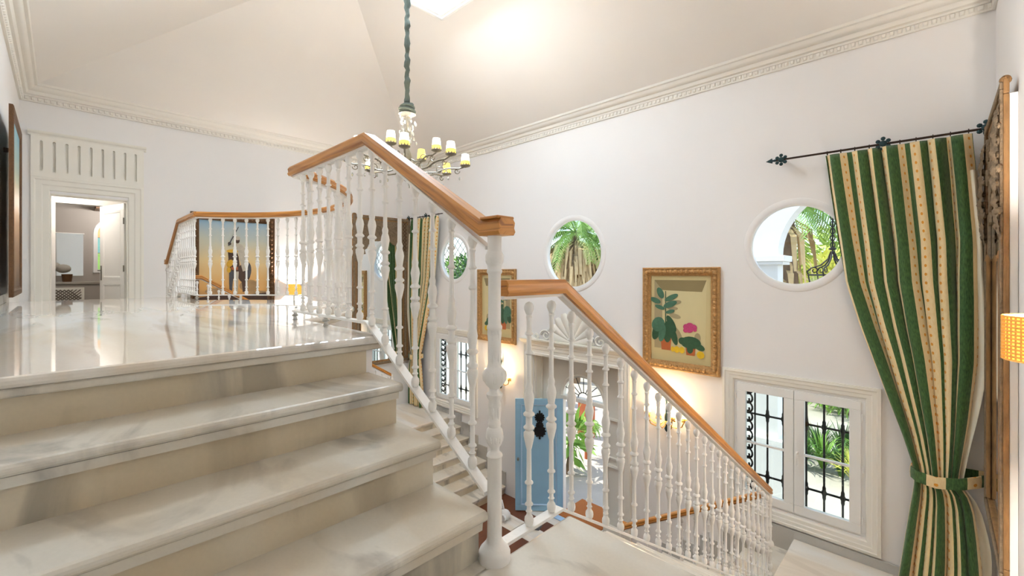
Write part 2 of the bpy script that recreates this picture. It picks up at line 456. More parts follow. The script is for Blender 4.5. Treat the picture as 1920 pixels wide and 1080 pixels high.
# ceiling: a hipped vault above the crown moulding
e = .17; zc = 3.58; zr = 5.27; ym = (YB+YF)/2
cv = [(XL+e, YB+e, zc), (XR-e, YB+e, zc), (XR-e, YF-e, zc), (XL+e, YF-e, zc), (XL+3.15, ym, zr), (XR-3.15, ym, zr)]
struct(MB().add(cv, [(0, 1, 5, 4), (2, 3, 4, 5), (0, 4, 3), (1, 2, 5)]).build('ceiling', 'ceiling_paint'), 'cream hipped ceiling rising to a ridge')
crown = struct(MB().sweep([(XL, YB, CROWN), (XR, YB, CROWN), (XR, YF, CROWN), (XL, YF, CROWN)],
      [(0, 0), (.025, 0), (.028, .012), (.028, .062), (.04, .066), (.045, .085), (.07, .095), (.085, .12), (.088, .135), (.11, .14), (.135, .165), (.15, .195), (.175, .2), (.185, .215), (.185, .235), (0, .24)], True).build('trim_1', 'crown_paint', smooth=35), 'cream stepped crown moulding')
eg = MB()
def egg(cx_, cy_, dx_, dy_):
    nx, ny = -dy_, dx_
    p = lambda a, b, z: (cx_+dx_*a+nx*b, cy_+dy_*a+ny*b, CROWN+z)
    eg.add([p(-.02, .026, .014), p(.02, .026, .014), p(.024, .026, .06), p(-.024, .026, .06), p(-.010, .044, .022), p(.010, .044, .022), p(.014, .044, .056), p(-.014, .044, .056)],
           [(4, 5, 6, 7), (0, 1, 5, 4), (1, 2, 6, 5), (2, 3, 7, 6), (3, 0, 4, 7)])
k = .062
for i in range(int((XR-XL)/k)): egg(XR-k*(i+.5), YF, -1, 0)
for i in range(int((YF-YB)/k)): egg(XL, YF-k*(i+.5), 0, -1)
for i in range(int((XR-XL)/k)): egg(XL+k*(i+.5), YB, 1, 0)
eg.build('egg_ornament', 'crown_paint', crown, kind='stuff')

# framed panel set into the ridge; its glow is added to fill the hall
t = thing('ceiling_panel', 'white framed rectangular ceiling panel above the chandelier with an added glow', 'ceiling light', (CX, 2.75, 4.58))
hx, hy_ = .70, 1.02
pth = [(CX-hx, 2.75-hy_, 4.55), (CX+hx, 2.75-hy_, 4.55), (CX+hx, 2.75+hy_, 4.55), (CX-hx, 2.75+hy_, 4.55)]
MB().sweep(pth, [(0, 0), (0, -.0), (.03, -.012), (.05, -.012), (.06, .0), (.09, .004), (.10, .02), (.13, .03), (.14, .055), (.0, .055)], True).build('frame', 'white_gloss', t, smooth=35)
MB().sweep(pth, [(0, .05), (.03, .05), (.03, .62), (0, .62)], True).build('shaft', 'ceiling_paint', t)
MB().box(CX-hx+.10, CX+hx-.10, 2.75-hy_+.10, 2.75+hy_-.10, 4.615, 4.63).build('glowing_panel', 'panel_fill_glow', t)

# ------------------------------------------------------------------ floors and landings
fl = struct(MB().box(XL, XR, YB, YF+.28, HALL-.12, HALL).build('floor', 'hall_wood'), 'dark red brown wooden hall floor')
for y0, y1, x0, x1 in ((5.1, 5.45, CX-1.3, CX+1.3), (5.72, 6.16, CX-.87, CX+.87)):
    for q in range(4):
        w = (x1-x0)/4
        MB().box(x0+q*w+.004, x0+(q+1)*w-.004, y0, y1, HALL, HALL+.006).build('marble_slab', 'marble_floor', fl)
NOS = .035; SL = .035; ST = .028
R_BOW = 1.63; CB = .25
def bow(r, a): return (CX+r*math.sin(a), CB+r*math.cos(a))
def bow_poly(x_end, ye, rb, n=24):
    """landing outline: back wall, right end, straight front edge, bow, straight, left end"""
    am = math.asin(min(1, math.sqrt(max(0, rb*rb-(ye-CB)**2))/rb))
    pts = [(mx(x_end), YB), (x_end, YB), (x_end, ye)]
    for i in range(n+1): pts.append(bow(rb, am-2*am*i/n))
    pts.append((mx(x_end), ye))
    return pts
def slab(name, poly, z0, z1, m, parent=None, bevel=0):
    return MB().prism([(x, y, 0) for x, y in poly], (0, 0, z0), (0, 0, z1)).build(name, m, parent, bevel=bevel)
u = struct(slab('floor', bow_poly(-1.87, 1.07, R_BOW+.05), UP-SL, UP, 'marble_floor', bevel=.012), 'polished marble floor of the upper gallery')
slab('nosing_strip', bow_poly(-1.883, 1.055, R_BOW+.035), UP-SL-ST, UP-SL, 'marble_tread', u, .006)
slab('gallery_slab', bow_poly(-1.91, 1.02, R_BOW), UP-.26, UP-SL-ST, 'wall_paint', u)
for side in (0, 1):
    g = (lambda x: x) if side == 0 else mx
    def bx(x0, x1, *r): a, b = sorted((g(x0), g(x1))); return MB().box(a, b, *r)
    o = struct(bx(-1.07, XR, YB, 1.43, -SL, 0).build('floor', 'marble_tread', bevel=.012), 'marble half landing at the foot of the four near steps' if side == 0 else 'marble half landing before the panelled doorway')
    bx(-2.1, -1.07, YB, 1.0, -SL, 0).build('marble_slab', 'marble_tread', o)
    bx(-1.05, XR, YB, 1.415, -SL-ST, -SL).build('nosing_strip', 'marble_tread', o)
    bx(-2.1, XR, YB, 1.0, -.25, -SL-ST).build('landing_slab', 'wall_paint', o)
    bx(-1.04, XR, 1.0, 1.39, -.25, -SL-ST).build('landing_slab', 'wall_paint', o)
    o = struct(bx(-1.2, XR, 4.44, YF, LOW-SL, LOW).build('floor', 'marble_floor', bevel=.010), 'pale marble quarter landing under the barred window beside the tied curtain' if side == 0 else 'pale marble quarter landing at the far side of the hall')
    bx(-1.185, XR, 4.46, YF, LOW-SL-ST, LOW-SL).build('nosing_strip', 'marble_tread', o)
    bx(-1.16, XR, 4.47, YF, HALL, LOW-SL-ST).build('landing_base', 'wall_paint', o)

# ------------------------------------------------------------------ stair flights
def flight(name, label, top, du, dv, width, n, going, riser, ztop, group):
    du = Vector((du[0], du[1], 0)); dv = Vector((dv[0], dv[1], 0)); O = Vector((top[0], top[1], 0))
    zb = ztop-n*riser
    t = thing(name, label, 'staircase', (top[0], top[1], zb), group)
    def ex(prof, v0, v1, nm, m, par, bevel=0):
        return MB().prism([O+du*a+Vector((0, 0, b)) for a, b in prof], dv*v0, dv*v1).build(nm, m, par, bevel=bevel)
    for i in range(1, n+1):
        z = ztop-i*riser; nz = i*going
        # riser between step i-1 and step i
        a = (i-1)*going-NOS
        ex([(a-.025, z), (a, z), (a, z+riser-SL-ST), (a-.025, z+riser-SL-ST)], .021, width-.012, 'riser', 'marble_riser', t)
        if i == n: break
        b0 = a-.02
        r_ = SL/2
        nose = [(nz-r_+r_*math.cos(q), z-r_+r_*math.sin(q)) for q in (-1.4, -.9, -.4, 0, .4, .9, 1.4)]
        tr = ex([(b0, z-SL)]+nose+[(b0, z)], .021, width, 'tread', 'marble_tread', t)
        ex([(nz-.06, z-SL-ST), (nz-.016, z-SL-ST), (nz-.013, z-SL), (nz-.06, z-SL)], .021, width-.012, 'nosing_strip', 'marble_tread', tr)
    # plastered soffit carrying the steps
    pr = [(-.06, ztop-riser), (-.06, ztop-.22-riser)]
    pr = [(-NOS-.026, ztop-SL-ST)]
    for i in range(1, n+1):
        pr += [((i-1)*going-NOS-.026, ztop-i*riser-(SL if i < n else 0)), (i*going-NOS-.026 if i < n else (i-1)*going-NOS-.024, ztop-i*riser-(SL if i < n else 0))]
    pr += [((n-1)*going-NOS-.024, max(zb, zb-.0)), ((n-2)*going, zb), (-NOS-.026, ztop-SL-ST-.30)] if False else [(-NOS-.026, zb)]
    ex(pr, .021, width-.03, 'stair_core', 'wall_paint', t)
    return t
F1 = flight('stair_flight', 'broad near flight of four veined marble steps rising to the gallery', (-1.87, YB), (1, 0), (0, 1), 1.40, 4, .262, .17, UP, 'marble stair flights')
F2 = flight('stair_flight', 'marble flight descending from the near landing to the window beside the tied curtain', (XR, 1.43), (0, 1), (-1, 0), 1.43, 12, .277, 2.08/12, 0.0, 'marble stair flights')
F3 = flight('stair_flight', 'lowest marble flight below the right wall lamp cluster', (-1.2, YF), (-1, 0), (0, -1), 1.42, 7, .265, (LOW-HALL)/7, LOW, 'marble stair flights')
mirror_thing(F1, 'far flight of marble steps between gallery and panelled doorway')
mirror_thing(F2, 'far marble flight descending beneath the desert rider painting')
mirror_thing(F3, 'lowest marble flight seen behind the near newel post, left of the blue door')

# stepped marble skirting on the entrance wall and the rest
for side in (0, 1):
    g = (lambda x: x) if side == 0 else mx
    nm = 'baseboard_right' if side == 0 else 'baseboard_left'
    m = MB(); a, b = sorted((g(-1.2), g(XR))); m.box(a, b, YF-.026, YF, LOW, LOW+.10)
    for i in range(1, 7):
        z = LOW-i*(LOW-HALL)/7; a, b = sorted((g(-1.2-i*.265), g(-1.2-(i-1)*.265+.01))); m.box(a, b, YF-.024, YF, z, z+.26)
    struct(m.build(nm, 'marble_grey', bevel=.004), 'stepped grey marble skirting along the entrance wall'+(' under the right window' if side == 0 else ' on the left'))
struct(MB().box(mx(-1.87), -1.87, YB, YB+.015, UP, UP+.09).build('baseboard_back', 'marble_tread', bevel=.004), 'pale marble skirting along the gallery wall')

# ------------------------------------------------------------------ railings
RAILP = [(-.032, -.030), (.032, -.030), (.040, -.018), (.034, -.006), (.038, .012), (.028, .026), (-.028, .026), (-.038, .012), (-.034, -.006), (-.040, -.018)]
BARP = [(-.02, -.006), (.02, -.006), (.02, .006), (-.02, .006)]
BH = .84
bp = [(.0, .0), (.011, .001), (.016, .01), (.0175, .022), (.016, .034), (.010, .042), (.0085, .05), (.013, .056), (.0085, .062), (.0085, .075), (.0155, .080), (.0155, .084), (.0095, .090),
      (.0088, .155), (.0160, .160), (.0160, .165), (.0095, .171), (.0088, .285), (.0115, .295), (.016, .315), (.0205, .335), (.0205, .350), (.013, .358), (.021, .366), (.021, .371), (.0125, .380),
      (.0125, .408), (.0215, .415), (.0215, .421), (.013, .430), (.0165, .452), (.020, .475), (.017, .492), (.0125, .505), (.0145, .520), (.0095, .535), (.0088, .640), (.0155, .645), (.0155, .650), (.0095, .656),
      (.0088, .712), (.0160, .717), (.0160, .722), (.0095, .728), (.009, .775), (.0125, .782), (.009, .789), (.013, .797), (.0185, .810), (.0185, .822), (.013, .834), (.0, .840)]
_b = MB().lathe(bp, 10).build('baluster', 'iron_white', smooth=50); BAL = _b.data; bpy.data.objects.remove(_b)
npz = [(1065, 50), (1055, 50), (1048, 48), (1040, 49), (1030, 45), (1020, 36), (1010, 28), (1004, 25), (998, 23), (752, 22), (748, 25), (742, 23), (735, 15), (722, 15), (712, 22), (698, 26), (682, 27), (668, 24), (660, 18), (652, 20), (645, 18),
       (600, 18.5), (592, 20), (580, 17), (568, 24), (560, 25), (552, 17), (543, 15), (532, 26), (518, 35), (503, 37), (490, 33), (480, 24), (472, 21), (455, 19), (430, 21), (400, 20), (380, 21), (368, 19), (362, 24), (354, 24), (348, 20),
       (262, 19.5), (196, 20), (190, 24), (184, 24), (180, 21), (168, 22), (158, 28), (140, 29), (130, 24), (124, 22), (75, 22)]
NEW = MB().lathe([(r*.00111, (1062-c)*.001106) for c, r in npz], 20).build('newel_post', 'iron_white', smooth=50)
NEWM = NEW.data; bpy.data.objects.remove(NEW)
# applied leaf relief on the newel: bosses round the swellings
_m = MB()
for zc_, r0, nb, hh in ((.615, .036, 8, .020), (.69, .018, 6, .05), (.41, .025, 10, .018), (.50, .017, 6, .035), (1.01, .026, 6, .018), (.76, .019, 6, .03)):
    for q in range(nb):
        a = 2*PI*q/nb; c = (r0*math.cos(a), r0*math.sin(a), zc_)
        _m.ball(c, .009, 6, 4, (.7, .7, hh/.009))
_o = _m.build('newel_relief', 'iron_white', smooth=60); NREL = _o.data; bpy.data.objects.remove(_o)
def newel(parent, x, y, z, s=1.0):
    o = put(NEWM, parent, (x, y, z), 0, 'newel_post'); r = put(NREL, o, ORG[parent], 0, 'leaf_relief'); r.location = (0, 0, 0); r['kind'] = 'stuff'
    o.scale = (1, 1, s)
    return o
def up(path, h): return [(x, y, z+h) for x, y, z in path]
def railing(label, bar, bals, group='white iron stair railings', top=.905, ends=None):
    t = thing('stair_railing', label, 'railing', (bar[0][0], bar[0][1], bar[0][2]-.05), group)
    MB().sweep(bar, BARP).build('bottom_rail', 'iron_white', t)
    hp = up(bar, top-.026) if ends is None else ends
    h = MB().sweep(hp, RAILP, uv=True).build('handrail', 'oak_rail', t, smooth=40)
    MB().sweep(up(bar, top-.064), [(-.016, -.004), (.016, -.004), (.016, .008), (-.016, .008)]).build('rail_strip', 'iron_white', t)
    for x, y, z in bals: put(BAL, t, (x, y, z+.004), 0, 'baluster')
    return t
def on_path(path, s):
    for a, b in zip(path, path[1:]):
        a = Vector(a); b = Vector(b); L = math.dist(a[:2], b[:2])
        if s <= L+1e-9: return tuple(a+(b-a)*(s/L))
        s -= L
    return path[-1]
def plen(path): return sum(math.dist(a[:2], b[:2]) for a, b in zip(path, path[1:]))
ZB = UP+.055
bar1 = [(-1.115, 1.03, .215), (-1.955, 1.03, ZB), (-2.91, 1.03, ZB)]
b1 = []
s = .085
while s < plen(bar1)-.03: b1.append(on_path(bar1, s)); s += .1215
hr1 = [(-1.025, 1.03, 1.128), (-1.125, 1.03, 1.128), (-1.955, 1.03, ZB+.879), (-2.93, 1.03, ZB+.879)]
R1 = railing('white iron balustrade with oak handrail rising from the near newel post', bar1, b1, ends=hr1)
newel(R1, -1.085, 1.03, 0, 1.01)
MB().box(-1.118, -1.03, .99, 1.07, 1.152, 1.162).build('handrail_cap', 'oak_rail', R1, bevel=.004)
for xx in (-2.45, -2.91): put(BAL, R1, (xx, 1.03, UP), 0, 'foot_knob').scale = (1, 1, .07)
mirror_thing(R1, 'white iron balustrade descending beyond the gallery, left of the desert rider painting')
am = math.asin(1.43/R_BOW)
barb = [bow(R_BOW, am-2*am*i/32)+(ZB,) for i in range(33)]
bb = []
L = plen(barb); nb = 28
for i in range(1, nb): bb.append(on_path(barb, L*i/nb))
RB = railing('bowed white balustrade of the gallery overlooking the hall', barb, bb)
for q in (4, 10, 16, 22, 28):
    x, y, z = barb[q]; MB().lathe([(.012, UP), (.012, ZB)], 8, (x, y, 0)).build('foot', 'iron_white', RB)
SLP = 2.08/12/.277
bar2 = [(-1.1, 1.075, .022), (-1.1, 1.405, .022), (-1.1, 4.43, .022-3.025*SLP)]
b2 = []
s = .147
while s < plen(bar2)-.03: b2.append(on_path(bar2, s)); s += .132
R2 = railing('white iron balustrade with oak handrail descending from the near landing toward the entrance wall', bar2, b2, top=.925)
newel(R2, -1.1, 4.455, LOW, 1.0)
mirror_thing(R2, 'far white balustrade descending in front of the desert rider painting')
bar3 = [(-1.15, 4.47, -1.935), (-2.56, 4.47, -2.80)]
b3 = []
s = .1
while s < plen(bar3)-.02: b3.append(on_path(bar3, s)); s += .13
R3 = railing('lowest white balustrade with short oak handrail ending beside the hall door', bar3, b3, top=.925)
MB().box(-2.62, -2.545, 4.435, 4.505, -1.935, -1.865).build('handrail_end', 'oak_rail', R3, bevel=.008)

# ------------------------------------------------------------------ round windows
for i, (cx_, cz_, r) in enumerate(RND):
    lab = ['round window with white ring beside the striped curtain', 'larger round window above the entrance door', 'round window with a diamond lattice at the far left of the entrance wall'][i]
    w = thing('window_%d' % (i+1), lab, 'window', (cx_, YF, cz_), kind='structure'); 
    MB().lathe([(r, .03), (r, -.006), (r+.006, -.010), (r+.064, -.008), (r+.070, -.004), (r+.074, 0)], 64, (cx_, YF, cz_), 'y', cap=False).build('ring_trim', 'wall_paint', w, smooth=40)
    MB().lathe([(r+.002, .05), (r-.014, .05), (r-.018, .03), (r-.015, -.004), (r+.002, -.010)], 64, (cx_, YF, cz_), 'y', cap=False).build('window_frame', 'white_gloss', w, smooth=40)
    pn = MB(); n = 48
    pn.add([(cx_+(r-.004)*math.cos(2*PI*q/n), YF+.03, cz_+(r-.004)*math.sin(2*PI*q/n)) for q in range(n)], [tuple(range(n))]); pn.build('pane', 'glass', w)
    if i == 2:
        m = MB()
        for d in (1, -1):
            for q in range(-6, 7):
                off = q*.13; hl = math.sqrt(max(0, (r+.02)**2-off*off/1.0))
                if hl < .05: continue
                c = Vector((cx_+off*.7071*d, YF+.11, cz_+off*.7071)); dr = Vector((.7071*-d, 0, .7071))
                m.tube([c-dr*hl, c+dr*hl], .0065, 5)
        g_ = m.build('lattice', 'grey_rubber', w)

# ------------------------------------------------------------------ casement windows with iron grilles
TRIM = [(0, 0), (0, .034), (.028, .040), (.036, .030), (.07, .030), (.08, .022), (.115, .018), (.13, .0)]
def frame_bars(x0, x1, z0, z1, w, y0, y1, m=None):
    m = m or MB()
    m.box(x0, x1, y0, y1, z0, z0+w); m.box(x0, x1, y0, y1, z1-w, z1); m.box(x0, x0+w, y0, y1, z0+w, z1-w); m.box(x1-w, x1, y0, y1, z0+w, z1-w)
    return m
for i, wc in enumerate(WINX):
    w = thing('window_%d' % (i+4), ['white double casement window low on the wall beside the tied curtain', 'far white double casement window seen between the balusters'][i], 'window', (wc, YF, WZ0), kind='structure')
    o = .13
    MB().sweep([(wc-WHW-o, YF, WZ0-o-.02), (wc+WHW+o, YF, WZ0-o-.02), (wc+WHW+o, YF, WZ1+o), (wc-WHW-o, YF, WZ1+o)], TRIM, True, (0, -1, 0)).build('window_trim', 'door_paint', w, smooth=30)
    frame_bars(wc-WHW, wc+WHW, WZ0-.02, WZ1, .045, YF+.01, YF+.07).build('window_frame', 'white_gloss', w, bevel=.004)
    for s_, (x0, x1) in enumerate(((wc-WHW+.035, wc-.002), (wc+.002, wc+WHW-.035))):
        sa = frame_bars(x0, x1, WZ0+.02, WZ1-.03, .10, YF-.012, YF+.045).build('sash', 'white_gloss', w, bevel=.006)
        zm = (WZ0+WZ1)/2-.02
        MB().box(x0+.10, x1-.10, YF, YF+.03, zm-.012, zm+.012).build('muntin', 'white_gloss', sa)
        MB().box(x0+.10, x1-.10, YF+.014, YF+.016, WZ0+.12, zm-.012).build('pane', 'glass', sa)
        MB().box(x0+.10, x1-.10, YF+.014, YF+.016, zm+.012, WZ1-.13).build('pane', 'glass', sa)
        xh = x0-.012 if s_ == 0 else x1+.012
        for zz in (WZ0+.18, zm, WZ1-.20): MB().lathe([(.009, zz-.035), (.009, zz+.035)], 8, (xh, YF-.014, 0)).build('hinge', 'white_gloss', sa, smooth=50)
    MB().box(wc+.02, wc+.045, YF-.05, YF-.012, zm-.03, zm+.03).box(wc+.024, wc+.04, YF-.06, YF-.046, zm-.12, zm+.01).build('handle', 'white_gloss', w, bevel=.004)
    gr = thing('window_grille', ['black wrought iron grille outside the casement beside the tied curtain', 'black wrought iron grille outside the far casement'][i], 'grille', (wc, YF+.112, WZ0), 'iron window grilles')
    xs = [wc-.30, wc-.13, wc+.10, wc+.27, wc+.44, wc+.60]
    for x in xs:
        b_ = MB().lathe([(.011, WZ0-.02), (.011, WZ1+.02)], 6, (x, YF+.112, 0))
        for zz in (WZ0+.30, WZ1-.42):
            b_.lathe([(.011, zz-.08), (.018, zz-.06), (.018, zz-.03), (.026, zz-.015), (.026, zz+.015), (.018, zz+.03), (.018, zz+.06), (.011, zz+.08)], 8, (x, YF+.112, 0))
        b_.build('grille_bar', 'iron_black', gr, smooth=40)
    for zz in (WZ0+.30, WZ1-.42): MB().box(wc-.64, wc+.66, YF+.104, YF+.12, zz-.010, zz+.010).build('cross_bar', 'iron_black', gr)
    sc = MB().box(wc-.64, wc-.625, YF+.102, YF+.122, WZ0-.02, WZ1+.02).box(wc-.445, wc-.43, YF+.102, YF+.122, WZ0-.02, WZ1+.02)
    for q in range(13):
        zz = WZ0+.06+q*.115
        for d in (1, -1):
            pts = []
            for k_ in range(14):
                a = k_/13*1.6*PI; rr = .085*(1-k_/19)
                pts.append((wc-.535+d*(.0+rr*math.sin(a)), YF+.112, zz+rr*math.cos(a)*1.0))
            sc.tube(pts, .012, 4)
    sc.build('scroll_panel', 'iron_black', gr)

# ------------------------------------------------------------------ entrance portal, fanlight, open door
pt = thing('door_1', 'white panelled entrance recess with a shell crest over the doorway', 'doorway', (CX, YF, HALL), kind='structure')
PO = [(CX-DO_HW-.20, YF, HALL), (CX-DO_HW-.20, YF, DO_TOP+.10), (CX+DO_HW+.20, YF, DO_TOP+.10), (CX+DO_HW+.20, YF, HALL)]
MB().sweep(PO, [(0, 0), (0, -.05), (.03, -.055), (.04, -.04), (.09, -.045), (.10, -.035), (.15, -.035), (.165, -.05), (.20, -.045), (.20, 0)], False, (0, 1, 0)).build('portal_casing', 'door_paint', pt, smooth=30)
MB().sweep([(CX-1.12, YF, -.27), (CX+1.12, YF, -.27)], [(0, 0), (-.05, 0), (-.06, .02), (-.085, .03), (-.10, .06), (-.115, .07), (-.115, .09), (0, .09)]).build('cornice', 'door_paint', pt, smooth=30)
# the shell crest
shb = MB()
for q in range(9):
    a = math.radians(10+20*q); L_ = .44+.06*math.sin(a)
    c = Vector((CX, YF-.03, -.17)); d = Vector((math.cos(a), 0, math.sin(a)))
    pts = []; sd = Vector((-math.sin(a), 0, math.cos(a)))
    lob = MB()
    n = 8; vs = []
    for k_ in range(n+1):
        f = k_/n; w_ = (.012+.082*f)*math.sqrt(max(0, 1-((f-.86)/.16)**2 if f > .86 else 1))
        for s_ in range(5):
            th = PI*s_/4
            vs.append(c+d*(L_*f)+sd*(w_*math.cos(th))+Vector((0, -(.012+.03*f)*math.sin(th), 0)))
    fs = [(k_*5+s_, k_*5+s_+1, (k_+1)*5+s_+1, (k_+1)*5+s_) for k_ in range(n) for s_ in range(4)]
    lob.add(vs, fs); lob.build('shell_lobe', 'door_paint', pt, smooth=60)
for d in (1, -1):
    m = MB()
    for (ox, oz, sc_, turn) in ((.55, -.10, .12, 1), (.78, -.13, .075, -1)):
        pts = []
        for k_ in range(26):
            a = k_/25*3.2*PI; rr = sc_*(1-k_/30)
            pts.append((CX+d*(ox+rr*math.cos(a)), YF-.03, oz+turn*rr*math.sin(a)*.8))
        m.tube(pts, [.022*(1-k_/40) for k_ in range(26)], 6)
    m.build('scroll', 'door_paint', pt, smooth=60)
RY = 6.17
fan_c = -1.16
struct(holed('wall_recess', rect(CX-DO_HW-.05, CX+DO_HW+.05, HALL, DO_TOP+.05),
       [rect(CX-.41, CX+.41, HALL+.001, -1.235), circ(CX, fan_c, .41, 24, 0, PI, .36)], RY, RY+.09, 'door_paint'), 'white panelled back of the entrance recess')
for d in (-1, 1):
    struct(MB().box(min(CX+d*DO_HW, CX+d*(DO_HW+.1)), max(CX+d*DO_HW, CX+d*(DO_HW+.1)), YF+.10, RY+.09, HALL, DO_TOP+.1).build('wall_reveal', 'door_paint'), 'white side of the entrance recess '+('left' if d < 0 else 'right')+' of the door')
    for j in range(3):
        x = CX+d*(DO_HW-.005); z0, z1 = [(HALL+.1, -2.5), (-2.42, -1.4), (-1.32, -.5)][j]
        MB().sweep([(x, YF+.03, z0), (x, YF+.25, z0), (x, YF+.25, z1), (x, YF+.03, z1)], [(0, 0), (0, .012), (.02, .012), (.03, 0)], True, (-d, 0, 0)).build('jamb_panel', 'door_paint', pt)
    MB().sweep([(CX+d*.62-.14, RY, -2.0), (CX+d*.62+.14, RY, -2.0), (CX+d*.62+.14, RY, -1.35), (CX+d*.62-.14, RY, -1.35)], TRIM[:3]+[(.03, 0)], True, (0, -1, 0)).build('recess_panel', 'door_paint', pt)
    MB().sweep([(CX+d*.62-.14, RY, HALL+.12), (CX+d*.62+.14, RY, HALL+.12), (CX+d*.62+.14, RY, -2.1), (CX+d*.62-.14, RY, -2.1)], TRIM[:3]+[(.03, 0)], True, (0, -1, 0)).build('recess_panel', 'door_paint', pt)
arc = [(CX+.44*math.cos(PI*q/24), RY, fan_c+.39*math.sin(PI*q/24)) for q in range(25)]
MB().tube(arc, .025, 6).build('fanlight_arch', 'door_paint', pt, smooth=60)
MB().box(CX-.45, CX+.45, RY-.025, RY+.1, -1.225, -1.165).build('transom', 'door_paint', pt, bevel=.006)
m = MB()
for q in range(1, 8):
    a = PI*q/8; m.tube([(CX+.10*math.cos(a), RY+.04, fan_c+.09*math.sin(a)), (CX+.41*math.cos(a), RY+.04, fan_c+.36*math.sin(a))], .007, 5)
m.tube([(CX+.11*math.cos(PI*q/12), RY+.04, fan_c+.10*math.sin(PI*q/12)) for q in range(13)], .008, 5)
m.build('fanlight_bars', 'iron_black', pt)
MB().add([(CX+.42*math.cos(PI*q/24), RY+.05, fan_c+.37*math.sin(PI*q/24)) for q in range(25)], [tuple(range(25))]).build('fanlight_pane', 'glass', pt)
MB().box(CX-.45, CX+.45, 5.88, 5.99, HALL+.006, HALL+.022).build('threshold', 'blue_edge', pt, bevel=.004)

hx0, hy0 = CX-.405, RY-.02
dl = thing('entrance_door', 'pale blue wooden door standing open with a black iron knocker', 'door', (hx0, hy0, HALL), rotz=math.atan2(-.66, -.75))
W_, H_ = .83, 1.985
frame_bars(0, W_, .015, H_, .10, -.022, .022).build('leaf_frame', 'blue_door', dl, local=True, bevel=.006)
MB().box(.10, W_-.10, -.012, .012, .115, H_-.10).build('leaf_panel', 'blue_door', dl, local=True)
MB().sweep([(.10, .012, .115), (.10, .012, H_-.10), (W_-.10, .012, H_-.10), (W_-.10, .012, .115)], [(0, 0), (0, .016), (.014, .012), (.02, 0)], True, (0, 1, 0)).build('panel_moulding', 'blue_edge', dl, local=True)
MB().box(-.012, .002, -.024, .024, .015, H_).build('leaf_edge', 'blue_edge', dl, local=True)
kn = MB()
for (zz, rr) in ((1.66, .075), (1.52, .055), (1.42, .10)):
    kn.lathe([(0, .032), (rr*.35, .034), (rr*.6, .030), (rr, .024), (rr, .012), (0, .012)], 16, (.40, .0, zz), 'y')
    for q in range(12):
        a = 2*PI*q/12; kn.ball((.40+rr*math.cos(a), .020, zz+rr*math.sin(a)), .017, 6, 4)
kn.box(.385, .415, .014, .028, 1.28, 1.78)
kn.build('knocker', 'iron_black', dl, local=True, smooth=40)
MB().lathe([(.022, .0), (.022, .01), (.010, .03), (.018, .05), (0, .055)], 12, (W_-.05, .022, .93), 'y').build('door_knob', 'hinge_metal', dl, local=True, smooth=50)

struct(MB().box(CX-DO_HW, CX+DO_HW, YF+.10, RY+.09, DO_TOP, DO_TOP+.1).build('wall_reveal', 'door_paint'), 'white top of the entrance recess')
mt = MB().box(CX-.40, CX+.40, 6.02, 6.74, HALL+.001, HALL+.02).build('doormat', 'coir', bevel=.006)
tag(mt, 'brown coir doormat lying in the open doorway', 'doormat')
# white cloth doorstop on the hall floor
ds = thing('doorstop', 'plump white doorstop with a strap on the floor beside the blue door', 'doorstop', (-5.30, 5.28, HALL))
MB().ball((-5.30, 5.28, HALL+.085), .095, 14, 8, (1.1, .9, .9)).build('bag', 'plastic_white', ds, smooth=60)
MB().tube([(-5.34, 5.28, HALL+.15), (-5.40, 5.27, HALL+.24), (-5.42, 5.27, HALL+.32), (-5.38, 5.28, HALL+.30), (-5.33, 5.28, HALL+.16)], .014, 6).build('strap', 'plastic_white', ds, smooth=60)
MB().lathe([(0, -.02), (.05, -.02), (.055, 0), (.05, .02), (0, .02)], 14, (-5.24, 5.18, HALL+.09), 'y').build('pompom', 'plastic_white', ds, smooth=50)
MB().prism([(-4.95, 5.42, HALL), (-4.70, 5.55, HALL), (-4.66, 5.42, HALL), (-4.90, 5.30, HALL)], (0, 0, .006), (0, 0, .05)).build('floor_wedge', 'grey_rubber', bevel=.008)
tag(bpy.data.objects['floor_wedge'], 'dark grey rubber wedge on the floor in front of the blue door', 'door wedge')

